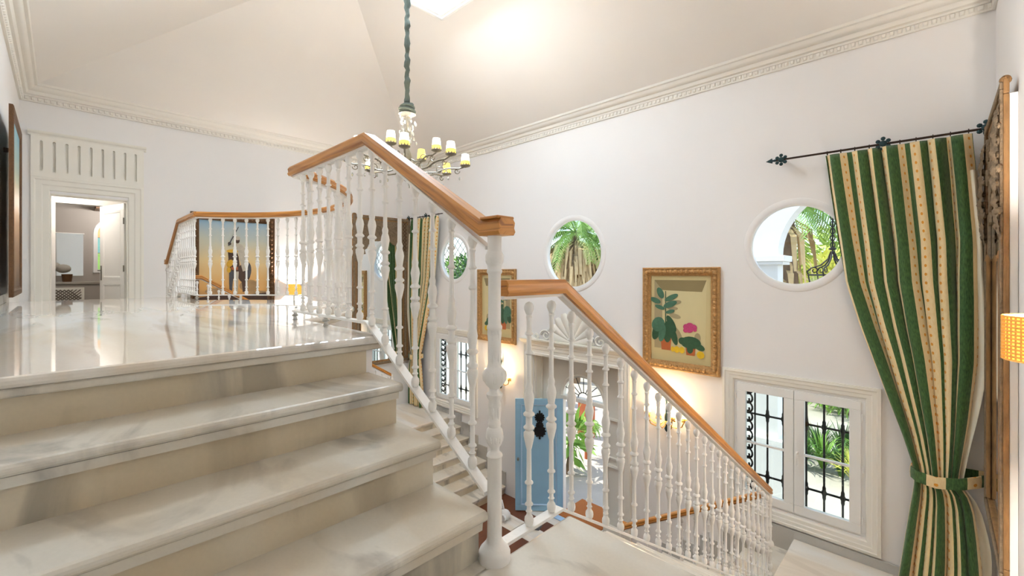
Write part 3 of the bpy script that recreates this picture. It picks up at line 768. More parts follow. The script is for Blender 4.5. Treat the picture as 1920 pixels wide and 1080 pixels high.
# ------------------------------------------------------------------ wall sconces by the portal
def sconce(cx_, label):
    t = thing('candle_sconce', label, 'wall light', (cx_, YF, -1.0), 'gilded wall sconces')
    MB().lathe([(0, -.02), (.05, -.018), (.06, 0)], 14, (cx_, YF, -1.02), 'y').build('backplate', 'brass', t, smooth=50)
    MB().lathe([(0, -1.22), (.018, -1.20), (.03, -1.17), (.012, -1.13), (.02, -1.08), (.028, -1.02), (.014, -.96), (.012, -.80), (.02, -.74), (.03, -.70), (.012, -.64), (.006, -.58), (0, -.56)], 10, (cx_, YF-.06, 0)).build('stem', 'verdigris', t, smooth=50)
    for k_, a in enumerate((8, 50, 90, 130, 172)):
        a = math.radians(a); R_ = .27 if k_ != 2 else .24
        d = Vector((math.cos(a), -math.sin(a), 0)); c = Vector((cx_, YF-.06, 0))
        zt = -.98 if k_ in (0, 4) else -.94
        pts = [c+d*(R_*f)+Vector((0, 0, z)) for f, z in ((0, -1.05), (.25, -1.12), (.55, -1.13), (.85, -1.09), (1, zt-.02))]
        ar = MB().tube(pts, .008, 6).build('arm', 'brass', t, smooth=60)
        p = c+d*R_
        MB().lathe([(.006, zt-.03), (.04, zt-.012), (.034, zt), (.012, zt), (.012, zt+.03)], 10, (p.x, p.y, 0)).build('candle_cup', 'brass', ar, smooth=50)
        lf = MB()
        for q in range(4): lf.ball((p.x+.03*math.cos(q*1.57), p.y+.03*math.sin(q*1.57), zt-.035), .016, 6, 4, (1, 1, .6))
        lf.build('leaf_ornament', 'brass', ar, smooth=60)
        MB().lathe([(.046, zt+.02), (.046, zt+.022), (.034, zt+.115), (.032, zt+.115)], 14, (p.x, p.y, 0), cap=False).build('lamp_shade', 'shade_warm', ar, smooth=60)
    point_light('sconce_lamp', (cx_, YF-.26, -.78), SCONCE_W, (1, .72, .40), .10, t)
    return t
sconce(-2.70, 'gilded sconce with warm shaded candles beneath the right still life painting')
sconce(mx(-2.70), 'gilded sconce with warm shaded candles beneath the left still life painting')
MB().box(-3.32, -3.24, YF-.008, YF, -2.05, -1.93).build('wall_grille', 'plastic_white', bevel=.003)
tag(bpy.data.objects['wall_grille'], 'small square white vent plate on the wall right of the entrance', 'vent')

# ------------------------------------------------------------------ pictures (local frame: x right, z up, facing -y, wall at y = 0)
def picture(name, label, loc, rotz, w, h, fw, fmat, depth, group=None, rope=True):
    t = thing(name, label, 'painting', loc, group, rotz)
    P = [(-w/2, 0, 0), (w/2, 0, 0), (w/2, 0, h), (-w/2, 0, h)]
    f = MB().sweep(P, [(0, .002), (0, depth*.8), (fw*.12, depth), (fw*.35, depth*.8), (fw*.55, depth*.95), (fw*.75, depth*.6), (fw, depth*.45), (fw, .002)], True, (0, -1, 0)).build('frame', fmat, t, local=True, smooth=30)
    if rope:
        bd = MB()
        def row(a, b, n):
            for i in range(n):
                p = Vector(a).lerp(Vector(b), (i+.5)/n); bd.ball(p, fw*(.27 if i % 2 else .17), 6, 4, (1.0, .7, 1.0))
        o_ = fw*.5; y = -depth*.9
        nx_ = max(4, int(w/(fw*.36))); nz_ = max(4, int(h/(fw*.36)))
        row((-w/2+o_, y, o_), (w/2-o_, y, o_), nx_); row((-w/2+o_, y, h-o_), (w/2-o_, y, h-o_), nx_)
        row((-w/2+o_, y, o_), (-w/2+o_, y, h-o_), nz_); row((w/2-o_, y, o_), (w/2-o_, y, h-o_), nz_)
        bd.build('carved_beading', fmat, f, local=True, smooth=60, kind='stuff')
    return t
def flat(t, polys, m, name, w, h, fw, layer, flip=1, parent=None):
    """painted shapes: polygons in canvas units (u right 0-1, v down 0-1)"""
    cw, ch = w-2*fw, h-2*fw
    for k_, poly in enumerate(polys):
        y = -.010-.0012*layer-.0001*k_
        pts = [(flip*(u_-.5)*cw, y, fw+(1-v_)*ch) for u_, v_ in poly]
        MB().prism(pts, (0, 0, 0), (0, -.0008, 0)).build(name, m, parent if parent is not None else t, local=True)
def ell(u_, v_, ru, rv, rot=0, n=18, point=False):
    out = []
    for i in range(n):
        a = 2*PI*i/n; x = ru*math.cos(a); y = rv*math.sin(a)*(abs(math.sin(a))**.5 if point else 1)
        out.append((u_+x*math.cos(rot)-y*math.sin(rot), v_+(x*math.sin(rot)+y*math.cos(rot))*.70))
    return out
def still_life(cx_, label, flip):
    w, h, fw = 1.06, 1.41, .115
    t = picture('still_life_painting', label, (cx_, YF, -.355), 0, w, h, fw, 'gold_frame', .06, 'still life paintings beside the portal')
    MB().box(-w/2+fw*.9, w/2-fw*.9, -.010, -.002, fw*.9, h-fw*.9).build('canvas', 'canvas_cream', t, local=True)
    F = lambda polys, m, nm, ly: flat(t, polys, m, nm, w, h, fw, ly, flip)
    F([[(.06, .05), (.93, .05), (.91, .88), (.06, .86)]], 'paint_pale', 'painted_wall', 1)
    F([[(.06, .05), (.20, .05), (.20, .86), (.06, .86)]], 'paint_taupe', 'painted_niche', 2)
    F([[(.06, .05), (.93, .05), (.86, .18), (.20, .17)]], 'paint_shade', 'painted_lintel', 3)
    F([ell(.44, .31, .09, .035, -.2), ell(.42, .47, .10, .04, .2), ell(.38, .38, .09, .03), ell(.47, .68, .05, .14, -.5), ell(.79, .70, .05, .08)], 'paint_taupe', 'painted_shadow', 4)
    F([[(.17, .71), (.36, .71), (.345, .875), (.19, .875)], [(.595, .80), (.76, .80), (.745, .905), (.61, .905)]], 'paint_pot', 'painted_pot', 5)
    F([[(.255, .18), (.268, .18), (.272, .72), (.25, .72)], ell(.36, .56, .055, .15, -.5), ell(.40, .70, .055, .16, -.3), ell(.29, .66, .075, .18, 0), ell(.10, .66, .07, .16, .3), ell(.68, .76, .165, .10), ell(.82, .80, .09, .05, .4), ell(.55, .75, .07, .06), ell(.67, .835, .05, .07)], 'paint_green', 'painted_leaf', 6)
    F([ell(.17, .205, .055, .10, -.45), ell(.08, .295, .10, .045, .35), ell(.36, .255, .125, .042, -.45), ell(.34, .335, .125, .05, -.4), ell(.16, .375, .09, .035, .3), ell(.34, .42, .08, .03, -.3), ell(.13, .58, .11, .13, .5), ell(.20, .68, .06, .15, .2)], 'paint_leaf', 'painted_leaf', 7)
    F([ell(.61, .585, .05, .05), ell(.67, .565, .06, .045), ell(.73, .585, .055, .05), ell(.66, .62, .06, .04), ell(.60, .625, .04, .035), ell(.75, .61, .03, .03)], 'paint_pink', 'painted_flower', 8)
    F([ell(.385, .855, .03, .045), ell(.455, .855, .05, .055), ell(.54, .855, .045, .055), ell(.84, .885, .06, .06)], 'paint_lemon', 'painted_lemon', 9)
    return t
still_life(-2.535, 'gilt framed still life of a tall potted plant, lemons and pink flowers', 1)
still_life(mx(-2.535), 'gilt framed still life partly hidden behind the newel post', -1)

# desert rider on the far end wall
w, h, fw = 1.30, 1.68, .12
t = picture('rider_painting', 'dark framed painting of a rider raising a long gun under a desert sky', (XL, 2.17, .34), PI/2, w, h, fw, 'gold_dark', .07)
MB().box(-w/2+fw*.9, w/2-fw*.9, -.010, -.002, fw*.9, h-fw*.9).build('canvas', 'desert_canvas', t, local=True)
F = lambda polys, m, nm, ly: flat(t, polys, m, nm, w, h, fw, ly)
F([ell(.72, .80, .15, .11), ell(.22, .86, .14, .05), ell(.86, .90, .16, .05)], 'paint_dust', 'painted_dust', 1)
F([[(.0, .93), (.3, .90), (.7, .91), (1, .89), (1, 1), (0, 1)]], 'paint_brown', 'painted_ground', 2)
F([[(.40, .36), (.52, .35), (.56, .44), (.58, .60), (.54, .72), (.44, .70), (.40, .56), (.41, .46)], ell(.64, .64, .10, .17), [(.60, .70), (.68, .68), (.67, .86), (.62, .88)]], 'paint_brown', 'painted_horse', 3)
F([[(.42, .60), (.49, .62), (.47, .78), (.46, .92), (.43, .93), (.42, .76)], ell(.70, .60, .05, .14)], 'paint_slate', 'painted_foreleg', 4)
F([[(.50, .62), (.56, .62), (.55, .80), (.54, .93), (.51, .93)], [(.46, .26), (.52, .27), (.60, .28), (.66, .34), (.69, .46), (.70, .60), (.62, .62), (.57, .46), (.55, .36), (.46, .31)]], 'paint_robe', 'painted_robe', 5)
F([ell(.54, .235, .034, .05), ell(.425, .275, .024, .03)], 'paint_brown', 'painted_head', 6)
F([ell(.54, .205, .042, .035)], 'paint_robe', 'painted_turban', 7)
F([ell(.465, .368, .085, .03), ell(.43, .52, .045, .07, .4), ell(.415, .60, .03, .05)], 'paint_gold', 'painted_tassel', 8)
F([[(.44, .565), (.55, .56), (.55, .60), (.46, .60)]], 'paint_pot', 'painted_strap', 9)
F([[(.40, .295), (.415, .305), (.56, .065), (.55, .06)]], 'paint_slate', 'painted_gun', 9.5)

# landscape on the near left wall, seen edge on
w, h, fw = 1.21, 1.78, .10
t = picture('landscape_painting', 'gold framed landscape seen edge on at the left border', (-6.71, YB+.065, .75), PI, w, h, fw, 'gold_dark', .035, rope=False)
MB().box(-.02, .02, 0, .065, h-.34, h-.30).build('hanging_hook', 'bronze', t, local=True)
MB().box(-w/2+fw*.9, w/2-fw*.9, -.018, -.002, fw*.9, h-fw*.9).build('canvas', 'landscape_canvas', t, local=True)

# ------------------------------------------------------------------ tall carved mirrors on the end walls
def tall_mirror(label, loc, rotz):
    t = thing('carved_mirror', label, 'mirror', loc, 'tall carved mirrors', rotz)
    W, H = .715, 3.32
    MB().box(-W+.02, W-.02, -.038, -.002, .02, H-.10).build('backing_board', 'white_gloss', t, local=True)
    f = frame_bars(-W, W, 0, H, .10, -.068, -.040).build('frame', 'carved_gilt', t, local=True, bevel=.008)
    frame_bars(-W+.015, W-.015, .015, H-.015, .05, -.084, -.066).build('raised_edge', 'carved_wood', f, local=True, bevel=.008)
    MB().box(-W+.09, W-.09, -.050, -.042, .09, 2.95).build('mirror_glass', 'mirror', t, local=True)
    # fretted head with a cusped arch
    zt = 3.22; pts = [(-W+.10, zt), (-W+.10, 2.15), (-W+.20, 2.15), (-W+.20, 2.45)]
    n = 14
    for q in range(n+1):
        a = PI-PI*q/n; rr = .41+(.035 if q % 2 else 0); pts.append((rr*math.cos(a), 2.47+.30*math.sin(a)+(.02 if q % 2 else 0)))
    pts += [(W-.20, 2.45), (W-.20, 2.15), (W-.10, 2.15), (W-.10, zt)]
    hd = MB().prism([(x, -.052, z) for x, z in pts], (0, 0, 0), (0, -.016, 0)).build('arched_head', 'carved_wood', t, local=True)
    m = MB()
    for sx in (-1, 1):
        for (ox, oz, rr) in ((.10, 3.02, .10), (.33, 3.02, .11), (.24, 2.88, .07), (.46, 2.84, .08), (.02, 2.90, .06), (.44, 3.12, .05)):
            ps = []
            for k_ in range(18):
                a = k_/17*2.6*PI; r_ = rr*(1-k_/22); ps.append((sx*(ox+r_*math.cos(a)), -.072, oz+r_*math.sin(a)))
            m.tube(ps, .016, 5)
    m.build('scroll_carving', 'carved_wood', hd, local=True, smooth=60)
    lt = MB()
    for sx in (-1, 1):
        for q in range(8):
            z = 2.55+q*.085; x0, x1 = W-.20, W-.10
            lt.tube([(sx*x0, -.070, z), (sx*x1, -.070, z+.10)], .009, 4); lt.tube([(sx*x1, -.070, z), (sx*x0, -.070, z+.10)], .009, 4)
    lt.build('lattice', 'gold_dark', hd, local=True, kind='stuff')
    for sx in (-1, 1):
        cv_ = MB(); rq = random.Random(11+sx); nz_ = 46; gv = []
        for q in range(nz_+1):
            z = 2.30+q*.019; env = math.sin(PI*q/nz_)**.4
            for k_ in range(7):
                fk = k_/6; gv.append((sx*(W-.115+.115*fk), -.080-env*(.012+.030*abs(math.sin(q*.55+fk*2.2))*math.sin(PI*fk)+.014*rq.random()), z+.012*math.sin(fk*6)))
        cv_.add(gv, [(q*7+k_, q*7+k_+1, (q+1)*7+k_+1, (q+1)*7+k_) for q in range(nz_) for k_ in range(6)])
        for q in range(9): cv_.ball((sx*(W-.06+.03*math.sin(q*2.1)), -.088, 2.36+q*.095), .028+.012*rq.random(), 6, 4, (1.2, .7, .8))
        cv_.build('acanthus_carving', 'carved_wood', f, local=True, smooth=60)
        MB().box(min(sx*(W-.16), sx*(W-.10)), max(sx*(W-.16), sx*(W-.10)), -.078, -.050, .10, 2.2).build('inner_pilaster', 'carved_wood', f, local=True, bevel=.012)
        MB().lathe([(.014, .12), (.014, 2.14), (.022, 2.15), (.014, 2.2)], 8, (sx*(W-.185), -.066, 0)).build('colonnette', 'carved_gilt', f, local=True, smooth=50)
    for sx in (-1, 1): MB().ball((sx*(W-.05), -.055, H+.0), .05, 8, 6, (1, .6, .6)).build('corner_boss', 'carved_gilt', f, local=True, smooth=60)
    return t
tall_mirror('tall carved wooden mirror with an arched fretwork head at the far corner', (XL, 5.06, -1.07), PI/2)
tall_mirror('tall weathered gilt mirror frame seen edge on at the right border', (XR, 5.02, -1.07), -PI/2)

# ------------------------------------------------------------------ striped curtains
LZ = [(2.24, -.886), (1.9, -.848), (1.38, -.784), (.875, -.715), (.438, -.592), (-.08, -.423), (-.576, -.263), (-.90, -.175), (-.96, -.172), (-1.078, -.179), (-1.338, -.213), (-1.664, -.252), (-2.0, -.291), (-2.2, -.30)]
RZ = [(2.24, .211), (1.845, .238), (1.27, .268), (.746, .262), (.173, .245), (-.414, .188), (-.84, .137), (-.90, .128), (-.96, .130), (-1.06, .19), (-1.17, .221), (-1.44, .25), (-1.715, .27), (-2.2, .28)]
def interp(tab, z):
    for (z0, a), (z1, b) in zip(tab, tab[1:]):
        if z <= z0 and z >= z1: 
            f = (z0-z)/(z0-z1); return a+(b-a)*f
    return tab[-1][1] if z < tab[-1][0] else tab[0][1]
def curtain(label):
    t = thing('curtain', label, 'curtain', (-.35, 5.72, LOW), 'striped curtains')
    nu, nv = 260, 64; zt, zb = 2.235, LOW+.015; FW = 2.75; nf = 7.3
    rnd = random.Random(3); ph = [rnd.uniform(-.5, .5) for _ in range(12)]
    mb = MB(); vs = []; uvv = []
    for j in range(nv+1):
        z = zt+(zb-zt)*j/nv; Lx = interp(LZ, z); Rx = interp(RZ, z); wd_ = Rx-Lx
        tie = math.exp(-((z+.93)/.14)**2)
        amp = .058*min(1, (zt-z)/.12+.35)*(1-.45*tie)+.012*max(0, min(1, (1.5-z)/2))
        for i in range(nu+1):
            u_ = i/nu; uw = u_+.018*math.sin(2*PI*u_*2.3+1.1)
            a = 2*PI*nf*uw+.5*math.sin(2*PI*u_*3+ph[0])+.35*math.sin(z*1.3+u_*9)
            am_ = amp*(.75+.25*math.sin(u_*17+ph[1]))
            kk = .62+1.5*max(0, min(1, (1.3-z)/1.6)); x = Lx+wd_*(u_+kk/(2*PI*nf)*math.sin(a+1.1))
            y = 5.72+am_*math.sin(a)-.03*tie*math.sin(PI*u_)
            vs.append((x, y, z)); uvv.append((u_*FW+.12, (zt-z)))
    fs = [(j*(nu+1)+i, j*(nu+1)+i+1, (j+1)*(nu+1)+i+1, (j+1)*(nu+1)+i) for j in range(nv) for i in range(nu)]
    mb.add(vs, fs); mb.uv = [[uvv[q] for q in f] for f in fs]
    c = mb.build('cloth', 'curtain_cloth', t, smooth=80); c.data.materials.append(MATS['lining'])
    # make the printed side face the hall (-y)
    if sum(p.normal.y for p in c.data.polygons) > 0: c.data.flip_normals()
    sd = c.modifiers.new('solidify', 'SOLIDIFY'); sd.thickness = .004; sd.offset = -1; sd.material_offset = 1
    # pale lining showing along the wall edge
    mb = MB(); vs = []
    nv = 40
    for j in range(nv+1):
        z = 1.9+(zb-1.9)*j/nv; Rx = interp(RZ, z); bulge = .05*math.exp(-((z-.1)/.7)**2)+.06*math.exp(-((z+1.5)/.45)**2)
        for i in range(9):
            f = i/8; vs.append((Rx-.06+(.075+bulge)*f, 5.735+.05*math.sin(f*5+z), z))
    mb.add(vs, [(j*9+i, j*9+i+1, (j+1)*9+i+1, (j+1)*9+i) for j in range(nv) for i in range(8)])
    mb.build('lining_edge', 'lining', t, smooth=80)
    tb = MB().sweep([(.355, 5.88, -.885), (.25, 5.72, -.90), (.13, 5.62, -.925), (-.02, 5.585, -.945), (-.15, 5.61, -.935), (-.195, 5.69, -.925), (-.185, 5.80, -.915), (-.02, 5.845, -.90), (.16, 5.85, -.89), (.34, 5.875, -.885)],
        [(-.004, -.052), (.004, -.052), (.007, 0), (.004, .052), (-.004, .052)], uv=True).build('tie_band', 'curtain_cloth', t, smooth=60)
    return t
CU = curtain('green and cream striped curtain tied back beside the right round window')
mirror_thing(CU, 'green and cream striped curtain in the far corner beside the carved mirror')
def rod():
    t = thing('curtain_rod', 'dark iron curtain rod with arrow finial above the near striped curtain', 'curtain rod', (-.5, 5.72, 2.26), 'iron curtain rods')
    MB().tube([(-1.36, 5.74, 2.272), (.345, 5.74, 2.262)], .011, 8).build('rod', 'bronze', t, smooth=60)
    MB().lathe([(.0, -1.45), (.010, -1.43), (.030, -1.385), (.010, -1.378), (.014, -1.36), (.014, -1.345), (.009, -1.34)], 10, (0, 5.74, 2.272), 'x').build('finial', 'verdigris', t, smooth=40)
    for x in (-1.29, -.40, .30):
        b_ = MB().box(x-.012, x+.012, 5.74, YF, 2.262, 2.282)
        for (dx, dz) in ((0, .05), (0, -.05), (.04, .025), (-.04, .025), (.04, -.03), (-.04, -.03)):
            b_.ball((x+dx, 5.725, 2.268+dz), .020, 6, 4, (1, .4, 1))
        b_.ball((x, 5.722, 2.268), .032, 8, 5, (1, .4, 1))
        b_.build('bracket', 'verdigris', t, smooth=50)
    for q in range(10):
        x = -.86+q*.117; MB().tube([(x, 5.74+.020*math.cos(a), 2.262+.020*math.sin(a)) for a in [2*PI*k_/12 for k_ in range(12)]], .0035, 4, True).build('ring', 'bronze', t)
    return t
RO = rod()
mirror_thing(RO, 'dark iron curtain rod above the far striped curtain')

# ------------------------------------------------------------------ woven half-round wall lamps on the end walls
def wall_lamp(label, loc, rotz, watts):
    t = thing('wall_lamp', label, 'wall light', loc, 'woven wall lamps', rotz)
    R_, H_ = .148, .205
    MB().lathe([(R_, 0), (R_, H_)], 20, (0, 0, 0), 'z', PI, 2*PI).build('inner_shade', 'wicker_glow', t, local=True)
    wv = MB()
    for q in range(13):
        z = H_*q/12; wv.tube([(R_*1.02*math.cos(PI+PI*k_/16), R_*1.02*math.sin(PI+PI*k_/16), z) for k_ in range(17)], .0045, 4)
    for q in range(23):
        a = PI+PI*q/22; wv.tube([(R_*1.02*math.cos(a), R_*1.02*math.sin(a), 0), (R_*1.02*math.cos(a), R_*1.02*math.sin(a), H_)], .0035, 4)
    wv.build('woven_cane', 'wicker', t, local=True)
    MB().box(-.02, .02, -.03, 0, .03, H_-.03).build('bracket', 'brass', t, local=True)
    d = bpy.data.lights.new('lamp', 'POINT'); d.energy = watts; d.color = (1, .92, .82); d.shadow_soft_size = .03
    o = bpy.data.objects.new('lamp', d); COL.objects.link(o); o.parent = t; o.location = (0, -.120, .12)
    return t
wall_lamp('glowing woven wall lamp at the right border', (XR, 3.2, .562), -PI/2, WALL_LAMP_W)
wall_lamp('glowing woven wall lamp right of the desert rider painting', (XL, 3.2, .562), PI/2, WALL_LAMP_W*.42)

# ------------------------------------------------------------------ chandelier
CYm = 2.75
ch = thing('chandelier', 'pale gilded chandelier with glowing white and yellow shades hung from a cloth covered chain', 'chandelier', (CX, CYm, 2.02))
rc = random.Random(5)
pts = []; rs = []
for q in range(46):
    f = q/45; z = 2.86+f*(4.615-2.86)
    pts.append((CX+.006*math.sin(q*1.9), CYm+.006*math.cos(q*2.3), z)); rs.append(.026+.006*math.sin(q*1.1)+.004*rc.random()+(.018*math.exp(-((f-.72)/.03)**2)))
MB().tube(pts, rs, 10).build('chain_sleeve', 'cord_cloth', ch, smooth=60)
kn = MB().lathe([(.034, 2.87), (.05, 2.90), (.062, 2.885), (.075, 2.86), (.085, 2.83), (.092, 2.80), (.07, 2.795), (.0, 2.80)][::-1], 16, (CX, CYm, 0))
for q in range(3):
    kn.tube([(CX+(.06+.012*q)*math.cos(a), CYm+(.06+.012*q)*math.sin(a), 2.885-.028*q+.014*math.sin(a*1+q*2)) for a in [2*PI*k_/16 for k_ in range(16)]], .016, 6, True)
kn.build('gathered_cover', 'cord_cloth', ch, smooth=60)
MB().lathe([(0, 2.79), (.09, 2.79), (.10, 2.78), (.08, 2.77), (.03, 2.755), (.018, 2.72), (.018, 2.62), (.035, 2.58), (.045, 2.54), (.02, 2.48), (.016, 2.40), (.04, 2.34), (.055, 2.28), (.03, 2.22), (.025, 2.17), (.06, 2.14), (.065, 2.10), (.03, 2.07), (.045, 2.045), (.03, 2.025), (0, 2.01)], 14, (CX, CYm, 0)).build('stem', 'chand_metal', ch, smooth=50)
cr = MB()
for q in range(40):
    a = rc.random()*2*PI; z = 2.44+rc.random()*.32; r_ = .05+.05*rc.random()
    cr.ball((CX+r_*math.cos(a), CYm+r_*math.sin(a), z), .012+.006*rc.random(), 5, 3, (.8, .8, 1.5))
cr.build('crystal_drops', 'crystal', ch, kind='stuff')
def arm(a, R_, z0, zt, curl=1):
    d = Vector((math.cos(a), math.sin(a), 0)); c = Vector((CX, CYm, 0))
    pp = [(.03, z0+.02), (.14, z0-.03), (.30, z0-.06), (.48, z0-.055), (.64, z0-.01), (.75, z0+.0), (.88, z0+.0), (.97, z0+.02), (1, zt)]
    ar = MB().tube([c+d*(R_*f)+Vector((0, 0, z)) for f, z in pp], .0095, 6)
    for (f0, zz, rr, sg) in ((.55, z0-.03, .055, 1), (.85, z0-.03, .035, -1)):
        ps = []
        for k_ in range(14):
            b = k_/13*2.1*PI; r_ = rr*(1-k_/17); ps.append(c+d*(R_*f0+r_*math.cos(b))+Vector((0, 0, zz+sg*r_*math.sin(b))))
        ar.tube(ps, .006, 5)
    ao = ar.build('arm', 'chand_metal', ch, smooth=60)
    p = c+d*R_
    cup = MB().lathe([(.006, zt-.02), (.05, zt-.005), (.060, zt+.004), (.055, zt+.014), (.012, zt+.016)], 12, (p.x, p.y, 0))
    for q in range(12):
        b = 2*PI*q/12; cup.add([(p.x+.058*math.cos(b-.16), p.y+.058*math.sin(b-.16), zt+.006), (p.x+.058*math.cos(b+.16), p.y+.058*math.sin(b+.16), zt+.006), (p.x+.064*math.cos(b), p.y+.064*math.sin(b), zt+.034)], [(0, 1, 2)])
    cup.build('candle_cup', 'chand_metal', ao, smooth=50)
    MB().lathe([(.054, zt+.012), (.049, zt+.060)], 14, (p.x, p.y, 0), cap=False).build('amber_band', 'shade_amber', ao, smooth=60)
    MB().lathe([(.049, zt+.060), (.040, zt+.135), (.038, zt+.135)], 14, (p.x, p.y, 0), cap=False).build('lamp_shade', 'shade_amber' if curl == 2 else 'shade_white', ao, smooth=60)
    MB().lathe([(0, zt+.095), (.010, zt+.085), (.016, zt+.07), (.012, zt+.04), (.010, zt+.02)][::-1], 8, (p.x, p.y, 0)).build('bulb', 'shade_white', ao, smooth=60)
    dr = MB()
    for q in range(3):
        dr.ball(c+d*(R_*(.5+.2*q))+Vector((0, 0, z0-.115)), .014, 5, 4, (.8, .8, 1.7))
    dr.build('crystal', 'crystal', ao)
    point_light('chandelier_lamp', (p.x, p.y, zt+.118), CHAND_W, (1, .97, .93), .018, ch)
for q in range(8): arm(2*PI*q/8+.18, .66, 2.19, 2.225, 2 if q in (2,) else 1)
for q in range(4): arm(2*PI*q/4+.52, .36, 2.30, 2.345, 1 if q != 1 else 2)

# ------------------------------------------------------------------ doorway on the far end wall and the room behind it
dw = thing('door_2', 'cream panelled doorway with a fluted frieze and a door standing ajar', 'doorway', (XL, (D1Y0+D1Y1)/2, 0), kind='structure')
o = .185
path = [(XL, D1Y0-o, 0), (XL, D1Y0-o, D1Z+.22), (XL, D1Y1+o, D1Z+.22), (XL, D1Y1+o, 0)]
MB().sweep(path, [(0, 0), (0, .035), (-.03, .04), (-.045, .03), (-.10, .028), (-.115, .018), (-.175, .016), (-.185, 0)], False, (1, 0, 0)).build('casing', 'door_paint', dw, smooth=30)
# fluted frieze board
y0, y1, z0, z1 = D1Y0-o, D1Y1+o, D1Z+.22, 2.90
holes = []
for q in range(9):
    yc = y0+.10+(y1-y0-.20)*q/8
    holes.append([(yc-.016, z0+.08)]+[(yc+.016, z0+.08)]+[(yc+.016*math.cos(a), z1-.08+.016*math.sin(a)) for a in (0, .8, 1.57, 2.34, 3.14)])
fr = holed('frieze_board', rect(y0, y1, z0, z1), holes, XL+.006, XL+.040, 'door_paint', 'yz'); fr.parent = dw; fr.location = (-XL, -(D1Y0+D1Y1)/2, 0)
ORG[fr] = ORG[dw]
MB().box(XL, XL+.006, y0, y1, z0, z1).build('frieze_back', 'door_paint', dw)
MB().sweep([(XL, y0-.03, 2.90), (XL, y1+.03, 2.90)], [(0, 0), (-.035, 0), (-.04, .02), (-.06, .035), (-.07, .055), (-.07, .065), (0, .065)]).build('frieze_cornice', 'door_paint', dw, smooth=30)
MB().box(XL-.20, XL, D1Y0-.001, D1Y0+.012, 0, D1Z).box(XL-.20, XL, D1Y1-.012, D1Y1+.001, 0, D1Z).box(XL-.20, XL, D1Y0, D1Y1, D1Z-.012, D1Z+.001).build('jamb_lining', 'door_paint', dw)
th = math.radians(17)
lf = thing('interior_door', 'white panelled door standing open into the small room', 'door', (XL-.15, D1Y1-.02, 0), rotz=PI+th)
W_, H_ = .82, 2.08
frame_bars(0, W_, .01, H_, .11, -.02, .02).box(.11, W_-.11, -.02, .02, .80, .90).build('leaf_frame', 'white_gloss', lf, local=True, bevel=.004)
for a, b in ((.12, .80), (.90, H_-.11)):
    MB().box(.11, W_-.11, -.010, .010, a, b).build('leaf_panel', 'white_gloss', lf, local=True)
    for sd_ in (1, -1):
        pp_ = [(.11, sd_*.010, a), (.11, sd_*.010, b), (W_-.11, sd_*.010, b), (W_-.11, sd_*.010, a)]
        if sd_ < 0: pp_ = pp_[::-1]
        MB().sweep(pp_, [(0, 0), (0, .012), (.02, .008), (.03, 0)], True, (0, sd_, 0)).build('panel_moulding', 'white_gloss', lf, local=True)
for sd_ in (1, -1):
    hb = MB().box(W_-.075, W_-.045, min(sd_*.02, sd_*.028), max(sd_*.02, sd_*.028), .86, 1.10).tube([(W_-.06, sd_*.025, 1.02), (W_-.06, sd_*.065, 1.02), (W_-.16, sd_*.065, 1.02)], .008, 6)
    hb.build('lever_handle', 'hinge_metal', lf, local=True)
for zz in (.3, 1.05, 1.80): MB().lathe([(.010, zz-.05), (.010, zz+.05)], 8, (0, .022, 0)).build('hinge', 'hinge_metal', lf, local=True)
BX = -11.7
rm = struct(MB().box(XL-3.4, XL-.2, YB-.1, 2.0, -.05, 0).build('floor', 'stone_top'), 'grey stone floor of the small room')
struct(MB().box(XL-3.4, XL-.2, YB-.1, 2.0, 2.45, 2.5).build('ceiling', 'bath_ceiling'), 'white ceiling of the small room')
struct(MB().box(BX-.1, BX, YB-.1, 2.0, 0, 2.45).build('wall_bath_far', 'bath_wall'), 'grey far wall of the small room')
struct(MB().box(BX, XL-.2, YB-.2, YB-.1, 0, 2.45).build('wall_bath_left', 'bath_wall'), 'grey side wall of the small room')
struct(MB().box(BX, XL-.2, 2.0, 2.1, 0, 2.45).build('wall_bath_right', 'bath_wall'), 'grey opposite wall of the small room')
struct(MB().box(-10.35, -10.2, YB-.1, -.06, 0, 2.45).box(-10.35, -10.2, 1.0, 2.0, 0, 2.45).box(-10.35, -10.2, -.06, 1.0, 2.12, 2.45).build('wall_bath_divider', 'bath_ceiling'), 'white framed inner opening seen through the doorway')
vb = thing('vanity_cabinet', 'grey vanity cabinet with a lattice front seen through the doorway', 'cabinet', (BX+.28, .13, 0))
MB().box(BX+.022, BX+.52, -.25, .60, 0, .78).build('cabinet_body', 'bath_wall', vb, bevel=.006)
MB().box(BX+.022, BX+.56, -.27, .62, .78, .82).build('countertop', 'stone_top', vb, bevel=.006)
dm = MB().box(BX+.52, BX+.535, -.22, .30, .06, .72).build('lattice_door', 'door_paint', vb, bevel=.003)
lt = MB()
for q in range(-10, 18):
    for d in (1, -1):
        a = Vector((BX+.542, -.18+q*.05, .10)); ln = .58
        p0 = a; p1 = a+Vector((0, d*ln, ln))
        ya, yb_ = -.18, .26
        def clip(p, q_):
            f0, f1 = 0, 1; dy = q_.y-p.y
            if abs(dy) < 1e-6: return None
            ta, tb = sorted(((ya-p.y)/dy, (yb_-p.y)/dy)); f0 = max(0, ta); f1 = min(1, tb)
            return (p.lerp(q_, f0), p.lerp(q_, f1)) if f1 > f0+.02 else None
        c_ = clip(p0, p1)
        if c_: lt.tube(c_, .007, 4)
lt.build('lattice', 'dark_lattice', dm, kind='stuff')
MB().lathe([(.006, .35), (.006, .45)], 6, (BX+.55, .34, 0)).build('pull', 'hinge_metal', vb)
bm_ = thing('wall_mirror', 'frameless mirror on the grey wall above the vanity cabinet', 'mirror', (BX, .1, .92))
MB().box(BX, BX+.012, -.20, .30, .93, 1.72).build('mirror_glass', 'mirror', bm_)
